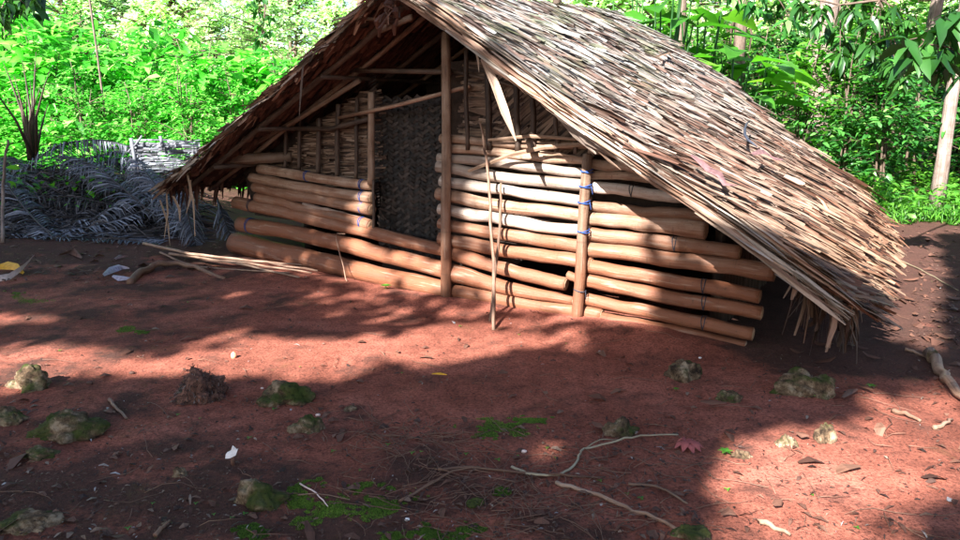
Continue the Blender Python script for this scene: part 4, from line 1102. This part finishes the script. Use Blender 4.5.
def spread(protos, places, labels=None):
    for i, (x, y, s, *o) in enumerate(places):
        k = i % len(protos)
        e = protos[k] if i < len(protos) else copy_tree(protos[k])
        e.location = (x, y, hgt(x, y) - .02); e.rotation_euler = (0, 0, rnd.uniform(0, 6.28)); e.scale = (s, s, s * rnd.uniform(.92, 1.1))
        if labels: e['label'] = labels[i] if isinstance(labels, list) else labels
        protos[k]['keep'] = 0; del protos[k]['keep']
def px(u, y): return (u - 480) / FPX * (y * 1.0 + .2)       # world x for a photo column at depth y
# left: bright leafy saplings and shrubs
GL = 'bright leafy saplings behind the frond heap'
pl = [make_plant('leafy_shrub', '', 'shrub', GL, H=3.4, Rr=1.5, stems=5, clumps=52, per=13, llen=.36, mat=M['leafL'], bark=M['barkdark'], seed=s, base=.12, lw=.5) for s in (1, 2, 3)]
places = [(px(u, y), y, s) for (u, y, s) in ((20,14.2,1.0),(70,13.4,.8),(118,13.8,.75),(165,14.6,.85),(215,13.6,.78),(262,14.6,.75),(300,13.8,.7),(45,16.5,1.15),(105,17,1.0),(160,17.5,.9),(210,17,.8),(-30,15,1.2),(-90,16,1.3),(255,18.5,.7),(330,17.5,.65))]
spread(pl, places, 'bright green broad-leaved sapling in sun behind the frond heap and left eave')
# fine-leaved bushes in between
GB = 'fine-leaved bushes in the sun behind the hut'
pb = [make_plant('fine_bush', '', 'bush', GB, H=2.6, Rr=1.3, stems=6, clumps=84, per=34, llen=.11, mat=M['leafL'], bark=M['barkdark'], seed=s, simple=True, base=.05) for s in (11, 12)]
spread(pb, [(px(u, y), y, s) for (u, y, s) in ((10,12.9,.75),(95,12.6,.7),(150,12.8,.7),(195,12.6,.75),(240,13.2,.8),(-60,13,.9),(280,15.5,1.0),(340,20,1.2),(390,21,1.2),(180,19.5,1.5),(85,20,1.6),(-20,19,1.6))], 'low bush of tiny bright leaves behind the frond heap or the left roof slope')
# far trees: fill the frame up to its top
GF_ = 'sunlit forest trees far behind the hut'
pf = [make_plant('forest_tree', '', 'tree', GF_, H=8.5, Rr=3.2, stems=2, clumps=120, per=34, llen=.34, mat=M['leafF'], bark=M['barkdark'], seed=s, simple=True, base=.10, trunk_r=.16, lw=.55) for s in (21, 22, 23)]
pts_ = []
for k in range(46):
    y = rnd.uniform(24, 48); u = -160 + 1280 * ((k * .618) % 1); s = rnd.uniform(.8, 1.15)
    if 40 < u < 75: s *= .7
    if 130 < u < 420: s *= .8; y = max(y, 34)
    pts_.append((px(u, y), y, s))
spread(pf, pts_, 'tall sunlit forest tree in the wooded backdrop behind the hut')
# right: darker forest
GR = 'leafy forest shrubs behind the right side of the roof'
pr = [make_plant('forest_shrub', '', 'shrub', GR, H=3.6, Rr=1.5, stems=5, clumps=80, per=20, llen=.21, mat=M['leafU' if s == 32 else 'leafR'], bark=M['barkdark'], seed=s, base=.06, lw=.42) for s in (31, 32, 33)]
spread(pr, [(px(u, y), y, s) for (u, y, s) in ((742,14.5,.85),(790,13.4,.80),(835,13,.85),(872,12.6,.9),(850,15.5,1.1),(905,15,1.0),(770,17,1.15),(700,17,1.0),(940,17.5,1.2),(990,14,1.0),(650,19,1.1),(1010,17,1.2),(820,18.5,1.3),(1050,12,1.0),(600,21,1.1),(540,22,1.0),(890,20,1.3),(480,23,1.1),(440,23,1.0))], 'dense green shrub of pointed leaves behind the right roof slope')
# large-leaved plants beyond the ridge
def big_leaf_plant(x, y, H, n, seed, label, mat='leafU', L=.75):
    g = np.random.default_rng(seed); e = empty('large_leaf_plant', gz(x, y), label, 'plant', 'large-leaved plants beyond the ridge')
    mb = MB(); pos = []; dr = []; L *= 1.25; n = int(n * 1.35)
    for i in range(n):
        a = i * 2.4 + seed; h = H * (.55 + .45 * g.random()); tip = V((math.cos(a) * .35 * g.uniform(.5, 1.3), math.sin(a) * .35, h)); mb.tube([(0, 0, 0), tip * .55 + V((0, 0, .1)), tip], [.03, .022, .012], 7)
        pos.append(tuple(tip)); dr.append((math.cos(a), math.sin(a), .25))
    VV, FF = leaf_arrays(np.array(pos), np.array(dr), np.tile([[0, 0, 1.]], (n, 1)) + g.normal(0, .2, (n, 3)), g.uniform(.7, 1.1, n) * L, g.uniform(.4, .5, n) * L, False, .45)
    mb.build('stalks', M['leafD'], e); np_mesh('leaves', VV, FF, M[mat], e)
for (u, y, H, n, lab) in ((655,12.2,3.6,13,'large-leaved plant rising behind the ridge, leftmost of its group'),(690,12.6,3.1,12,'large-leaved plant behind the ridge, second from the left of its group'),
                          (718,12.0,2.5,11,'lower large-leaved plant just beyond the roof beside the brown trunk'),(625,13.5,3.9,12,'tallest large-leaved plant behind the ridge, cut by the top of the photo'),(742,12.4,2.3,9,'small large-leaved plant right of the brown trunk beyond the roof')):
    big_leaf_plant(px(u, y), y, H, n, u, lab)
# individual trunks
def trunk_tree(u, y, r, H, mat, label, lean=0, leafmat='leafR', crown=True, seed=5, shag=0):
    x = px(u, y); e = empty('forest_tree', gz(x, y), label, 'tree'); mb = MB(); pts = []
    for i in range(9):
        t = i / 8; pts.append(V((lean * t + .06 * noise.noise(V((t * 3, u, 0))), .05 * noise.noise(V((t * 3, u, 5))), H * t - .05)))
    mb.tube(pts, [r * (1.25 if i == 0 else 1) * (1 - .35 * i / 8) for i in range(9)], 14, wob=.3, seed=u)
    for k in range(shag):
        z = rnd.uniform(.5, 3.6); a = rnd.uniform(0, 6.28); p = V((math.cos(a) * r, math.sin(a) * r, z)); l = rnd.uniform(.15, .6)
        mb.strip([p, p * 1.0 + V((math.cos(a) * .08, math.sin(a) * .08, -l * .5)), p + V((math.cos(a) * .05, math.sin(a) * .05, -l))], [.05, .08, .02], V((-math.sin(a), math.cos(a), 0)))
    mb.build('trunk', M[mat], e)
    if crown:
        m2, (VV, FF) = plant_parts(H=2.6, Rr=2.0, stems=4, clumps=60, per=26, llen=.26, mat=None, bark=None, seed=seed, simple=True, base=.2, trunk_r=.05)
        VV = VV + np.array([[lean, 0, H - .8]]); np_mesh('crown', VV, FF, M[leafmat], e)
        for q in range(len(m2.v)): m2.v[q] = m2.v[q] + V((lean, 0, H - .8))
        m2.build('limb', M[mat], e)
trunk_tree(930, 11.2, .10, 6.5, 'bark', 'pale grooved tree trunk at the right edge above the undergrowth', .1, seed=41)
trunk_tree(957, 13.0, .09, 6.5, 'barkdark', 'reddish slimmer trunk close behind the pale trunk at the right edge', 0, seed=46)
trunk_tree(805, 15.5, .22, 6.5, 'bark', 'pale shaggy trunk half hidden by leaves right of the roof', .1, seed=42, shag=24)
trunk_tree(727, 14.0, .13, 6.5, 'barkdark', 'brown trunk rising beyond the roof behind the large leaves', -.1, seed=43, shag=20)
trunk_tree(668, 15.5, .10, 6.5, 'barkdark', 'thin dark trunk behind the large-leaved plants', .1, seed=44)
trunk_tree(553, 16.5, .12, 6.5, 'barkdark', 'brown trunk showing just above the ridge', 0, seed=45, shag=12)
trunk_tree(369, 15.0, .09, 6.5, 'barkdark', 'dark trunk seen left of the roof apex', 0, seed=47, leafmat='leafL')
trunk_tree(905, 17.0, .16, 6.5, 'bark', 'greyish trunk in the forest left of the pale trunk at the right', .2, seed=48)
trunk_tree(122, 13.0, .02, 5.6, 'bark', 'slender pale sapling trunk rising through bright leaves at the left', -.25, seed=49, leafmat='leafL')
# clump of bare dark stalks in the left heap
e = empty('stalk_clump', gz(px(32, 10.9), 10.9), 'clump of dark bare stalks fanning up from the frond heap at the left', 'stalks'); o = V(e.location)
for k, (u, v) in enumerate(((3,62),(14,76),(22,60),(30,80),(36,52),(40,88),(48,104),(26,95),(-14,80),(50,70))):
    mb = MB(); b0 = at_depth(33 + rnd.gauss(0, 2.5), 160, 10.9); t0 = at_depth(u, v, 10.9 + rnd.gauss(0, .3)); mb.tube([b0, b0.lerp(t0, .45) + V(((b0.x - t0.x) * .22, 0, .05)), b0.lerp(t0, .8) + V(((b0.x - t0.x) * .10, 0, .03)), t0], [.030, .018, .010, .004], 7, wob=.2); mb.build('stalk', M['pole'], e, o)
# undergrowth
def ground_cover(n, xr, yr, llen, mat, label, name, hmax, mask=None, grass=False, seed=1):
    g = np.random.default_rng(seed); x = g.uniform(*xr, n); y = g.uniform(*yr, n)
    keep = np.array([mask(a, b) if mask else True for a, b in zip(x, y)]); x = x[keep]; y = y[keep]; m = len(x)
    hz = np.array([hgt(a, b) for a, b in zip(x, y)]); vary = np.array([.35 + .9 * max(0, .5 + noise.noise(V((a * .9, b * .9, 7)))) for a, b in zip(x, y)])
    if grass:
        z = hz; dr = rand_dirs(m, .55, 1, g); l = g.uniform(.5, 1, m) * llen * vary; w = np.full(m, .012)
        VV, FF = leaf_arrays(np.stack([x, y, z], 1), dr, rand_dirs(m, -1, 1, g), l, w, True, .5)
    else:
        z = hz + g.random(m) ** .8 * hmax * vary; dr = rand_dirs(m, -.35, .5, g); l = g.uniform(.5, 1.1, m) * llen
        VV, FF = leaf_arrays(np.stack([x, y, z], 1), dr, np.tile([[0, 0, 1.]], (m, 1)) + g.normal(0, .3, (m, 3)), l, l * .5, llen < .1, .3)
    c = np.array([[VV[:, 0].mean(), VV[:, 1].mean(), 0]]); tag(np_mesh(name, VV - c, FF, mat, None, V(c[0])), label, 'undergrowth', None, 'stuff')
def rmask(x, y):
    u, v = proj((x, y, 0)); return v < 222 + .05 * (u - 900) + 14 * noise.noise(V((x * 1.5, y * 1.5, 0))) and (V((x, y, 0)) - P0).dot(W) > 3.0 - max(0, ((V((x, y, 0)) - P0).dot(R) - 4.2)) * 3
ground_cover(15000, (2.5, 14), (8.6, 16), .15, M['leafU'], 'leafy green undergrowth beyond the dark ground at the right', 'undergrowth', .45, rmask, seed=3)
ground_cover(16000, (3.5, 11), (8.0, 12.5), .22, M['leafU'], 'thin grass at the edge of the undergrowth on the right', 'grass', .3, rmask, True, 4)
ground_cover(30000, (-26, 30), (15, 34), .24, M['leafR'], 'green forest floor plants far behind the hut', 'undergrowth', .9, None, seed=5)
ground_cover(15000, (-12, -1.5), (12.0, 15.5), .14, M['leafL'], 'sunlit low plants behind the frond heap', 'undergrowth', 1.1, None, seed=6)
ground_cover(260, (-7.2, -4.2), (9.2, 11), .16, M['leafU'], 'a few green leaves poking out of the dark frond heap', 'undergrowth', .5, None, seed=8)

# hanging branches with large dark leaves in the upper corners
def leaf_branch(name, pts, clus, per, L, mat, label, lw=.32, seed=1, dz=-.7):
    g = np.random.default_rng(seed); pts = [V(p) for p in pts]; e = empty(name, pts[0], label, 'branch'); o = pts[0]
    mb = MB(); mb.tube(pts, [.022 * (1 - .6 * i / (len(pts) - 1)) for i in range(len(pts))], 7, wob=.2); pos = []; dr = []
    for c in clus:
        c = V(c); k = min(range(len(pts)), key=lambda i: (pts[i] - c).length); mb.tube([pts[k], pts[k].lerp(c, .5) + V((0, 0, .04)), c], [.010, .007, .004], 5, caps=False)
        for i in range(per):
            a = g.uniform(0, 6.28); pos.append(np.array(c) + g.normal(0, .03, 3)); dr.append((math.cos(a), math.sin(a), dz + g.normal(0, .4)))
    mb.build('twig', M['barkdark'], e, o); m = len(pos)
    VV, FF = leaf_arrays(np.array(pos) - np.array(o), np.array(dr), np.tile([[0, 0, 1.]], (m, 1)) + g.normal(0, .25, (m, 3)), g.uniform(.7, 1.1, m) * L, g.uniform(.8, 1.2, m) * L * lw, False, .3)
    np_mesh('leaves', VV, FF, mat, e)
T = at_depth
leaf_branch('drooping_branch', [T(1010,-60,6.6), T(975,-10,6.5), T(950,25,6.4), T(930,45,6.4)], [T(u, v, 6.4 + rnd.gauss(0, .15)) for (u, v) in ((930,38),(945,22),(955,50),(918,48),(940,55),(958,12),(968,60),(908,40))], 9, .32, M['leafD'], 'drooping branch of large glossy dark leaves in the upper right corner', seed=2)
leaf_branch('leafy_bough', [T(930,-50,9), T(880,0,9), T(840,5,9), T(800,-4,9)], [T(u, v, 9 + rnd.gauss(0, .25)) for (u, v) in ((890,8),(870,20),(850,10),(835,28),(820,8),(800,2),(870,45),(885,40),(905,20),(845,40),(860,-5),(815,22),(895,62),(905,78),(880,60),(840,55))], 13, .26, M['leafD'], 'bough of narrow dark leaves hanging into the top right of the view', seed=3, lw=.26)
leaf_branch('leafy_bough', [T(-60,-40,8), T(-20,-10,8), T(10,0,8), T(38,-6,8)], [T(u, v, 8 + rnd.gauss(0, .2)) for (u, v) in ((-8,4),(8,2),(22,0),(38,-4),(0,12),(30,8))], 10, .20, M['leafD'], 'twigs of dark leaves hanging in the top left corner', seed=4, lw=.4)
leaf_branch('leafy_bough', [T(700,-60,10), T(740,-20,10), T(770,-8,10), T(800,0,10)], [T(u, v, 10 + rnd.gauss(0, .25)) for (u, v) in ((735,-8),(750,2),(765,10),(780,0),(760,-12),(720,-14),(790,18))], 12, .24, M['leafR'], 'bough of green leaves hanging above the roof right of the ridge', seed=5, lw=.34)
# sparse creeper bits over the pale far gap (top centre left)
leaf_branch('hanging_creeper', [T(268,-30,12), T(266,0,12), T(264,20,12), T(262,36,12)], [T(262 + rnd.gauss(0, 5), v, 12) for v in range(-10, 40, 7)], 9, .16, M['leafR'], 'hanging creeper of mid-green leaves above the left roof slope', seed=6, lw=.5)

# ------------------------------------------------------------------ unseen trees with crowns shaped by a shade mask to dapple the yard
LIT = [(965,535,95,45,.8),(690,520,60,34,.6),(560,440,70,18,.6),(20,318,55,9,1),(150,322,25,5,.5),(60,360,110,22,1),(170,366,80,16,1),(0,380,60,18,1),(232,294,30,7,.9),(290,360,110,24,1),(250,345,60,20,.9),(400,350,90,20,1),(470,340,80,18,1),(540,335,60,16,.9),
       (520,318,70,14,.7),(400,312,90,14,.8),(330,300,60,12,.8),(368,395,26,6,.8),(425,388,30,6,.9),(346,452,38,14,.45),(557,366,16,4,.8),(545,443,50,14,.8),(630,466,44,18,.5),(600,500,40,14,.35),
       (690,450,45,16,.5),(720,500,60,30,.6),(770,500,70,50,.85),(850,470,90,55,1),(900,420,70,32,1),(940,390,40,20,1),(960,450,60,50,1),(820,540,110,30,1),(800,480,110,60,1),(900,455,130,50,1),(740,530,60,34,.9),(1000,470,70,60,1),(860,395,30,10,.7),(660,345,50,8,.5)]
def shade(x, y):
    q = V((x, y, 0)) - P0; s = q.dot(W); o = q.dot(R)
    if (o > -.02 and -3.2 < s) or (s < 0 and q.dot(R2) > -.02 and q.dot(W2) < 3.0):
        if o > 6: return 0
        if 1.85 < s < 3.3 and o < .55: return .95
        te = math.tan(SUN_EL); Dh = V((HX, HY, 0))
        for (nn, tt) in ((R, W), (R2, W2)):
            k = q.dot(nn) / Dh.dot(nn)
            if k < 0: continue
            p = V((x, y, 0)) - Dh * k; p.z = k * te
            if (p - P0).dot(tt) < -.02: continue
            if nn is R and (p - P0).dot(W) > 2.05: break
            st_ = (p - P0).dot(W)
            sl = .625 if nn is R else .47
            if p.z > A.z - sl * abs((p - A).dot(tt)) - (.44 if nn is R else .36): break
            u, v = proj(p)
            if u < 300: return .9 if v < 235 else .4
            if u < 345: return .95 if v < 178 else .3
            if u < 372: return .95 if v < 150 else (.3 if v < 185 else .0)
            if u < 446: return .97 if v < 236 else .03
            if u < 480: return .85 if v < 160 else .12
            if v < 130: return .5
            return .0 if u < 650 else (.18 if v > 225 else .1)
        k = 0
        return .0 if s < 3.5 else .85
    if y < .9: return .0 if x < 3 else 0
    u, v = proj((x, y, 0))
    if u < -420 or u > 1300: return 0
    if -4.3 < x < -2.7 and y > 10.6: return .0
    if u < 165 and v < 300: return .95
    if u > 860 and v < 380: return .75 if v > 215 else .25
    w = 0
    for (a, b, ra, rb, st) in LIT:
        e_ = ((u - a) / ra) ** 2 + ((v - b) / rb) ** 2
        w = max(w, st * (1 if e_ < .9 else max(0, 1 - (e_ - .9) / .35)))
    return .97 * (1 - w)
cands = []; g = np.random.default_rng(77)
NC = 140000
X = g.uniform(-9, 7, NC); Y = g.uniform(.9, 12.5, NC); U = g.random(NC)
keep = [i for i in range(NC) if U[i] < shade(X[i], Y[i])]
Hh = g.uniform(7.0, 9.4, NC); k_ = Hh / math.tan(SUN_EL)
PX = X - HX * k_; PY = Y - HY * k_
trees = [(-11.2, -4.0), (-7.3, -9.2), (-2.9, -10.8), (1.0, -9.6), (-9.8, 1.0)]
kp = np.array([(PX[i], PY[i], Hh[i]) for i in keep])
own = np.argmin(np.stack([(kp[:, 0] - a) ** 2 + (kp[:, 1] - b) ** 2 for a, b in trees]), 0)
tl = ['left-hand shade tree beside the yard, out of view', 'shade tree behind the viewer to the left, out of view', 'shade tree right behind the viewer, out of view', 'shade tree behind the viewer to the right, out of view', 'shade tree left of the frond heap, out of view']
for i, (tx, ty) in enumerate(trees):
    P = kp[own == i]
    if len(P) < 10: continue
    e = empty('shade_tree', gz(tx, ty), tl[i], 'tree'); o = V(e.location); m = len(P)
    l = g.uniform(.15, .25, m); VV, FF = leaf_arrays(P - np.array(o), rand_dirs(m, -.5, .3, g), np.tile([[-.3, -.5, .8]], (m, 1)) + g.normal(0, .3, (m, 3)), l, l * .62, True, .1)
    np_mesh('crown', VV, FF, M['leafD'], e)
    mb = MB(); mb.tube([o, o + V((.1, .1, 3.5)), o + V((0, .2, 6.0)), o + V((.1, .2, 8.2))], [.26, .2, .17, .10], 12, wob=.2); mb.build('trunk', M['barkdark'], e, o)
    mb = MB()
    for q in range(26):
        p = V(P[g.integers(m)]); a_ = o + V((.05, .2, g.uniform(5.0, 7.8))); mb.tube([a_, a_.lerp(p, .5) + V((0, 0, .25)), p], [.018, .012, .005], 5, caps=False)
    mb.build('limb', M['barkdark'], e, o)

# ------------------------------------------------------------------ light, sky, camera
w = bpy.data.worlds.new('World'); sc.world = w; w.use_nodes = True; t = w.node_tree
bg = t.nodes['Background']; sky = t.nodes.new('ShaderNodeTexSky'); sky.sky_type = 'NISHITA'; sky.sun_disc = False
sky.sun_elevation = SUN_EL; sky.sun_rotation = math.atan2(-HX, -HY) % (2 * math.pi); sky.dust_density = 1.0
t.links.new(sky.outputs[0], bg.inputs[0]); bg.inputs[1].default_value = .05
ld = bpy.data.lights.new('sun', 'SUN'); ld.energy = 5.0; ld.angle = math.radians(.5); ld.color = (1, .97, .93)
lo = bpy.data.objects.new('sun', ld); COL.objects.link(lo); lo.rotation_euler = D.to_track_quat('-Z', 'Y').to_euler(); lo.location = (-10, -15, 15)
cam = bpy.data.cameras.new('camera'); co = bpy.data.objects.new('camera', cam); COL.objects.link(co)
co.location = (0, 0, CH); co.rotation_euler = (math.pi / 2 - PITCH, 0, 0); cam.sensor_width = 36; cam.lens = FPX / 960 * 36; cam.clip_start = .05; cam.clip_end = 400
sc.camera = co
sc.render.resolution_x = 1024; sc.render.resolution_y = 576
sc.render.engine = 'CYCLES'
vs = sc.view_settings; vs.view_transform = 'Standard'; vs.look = 'None'; vs.gamma = 1; vs.use_curve_mapping = False; vs.exposure = 2.42
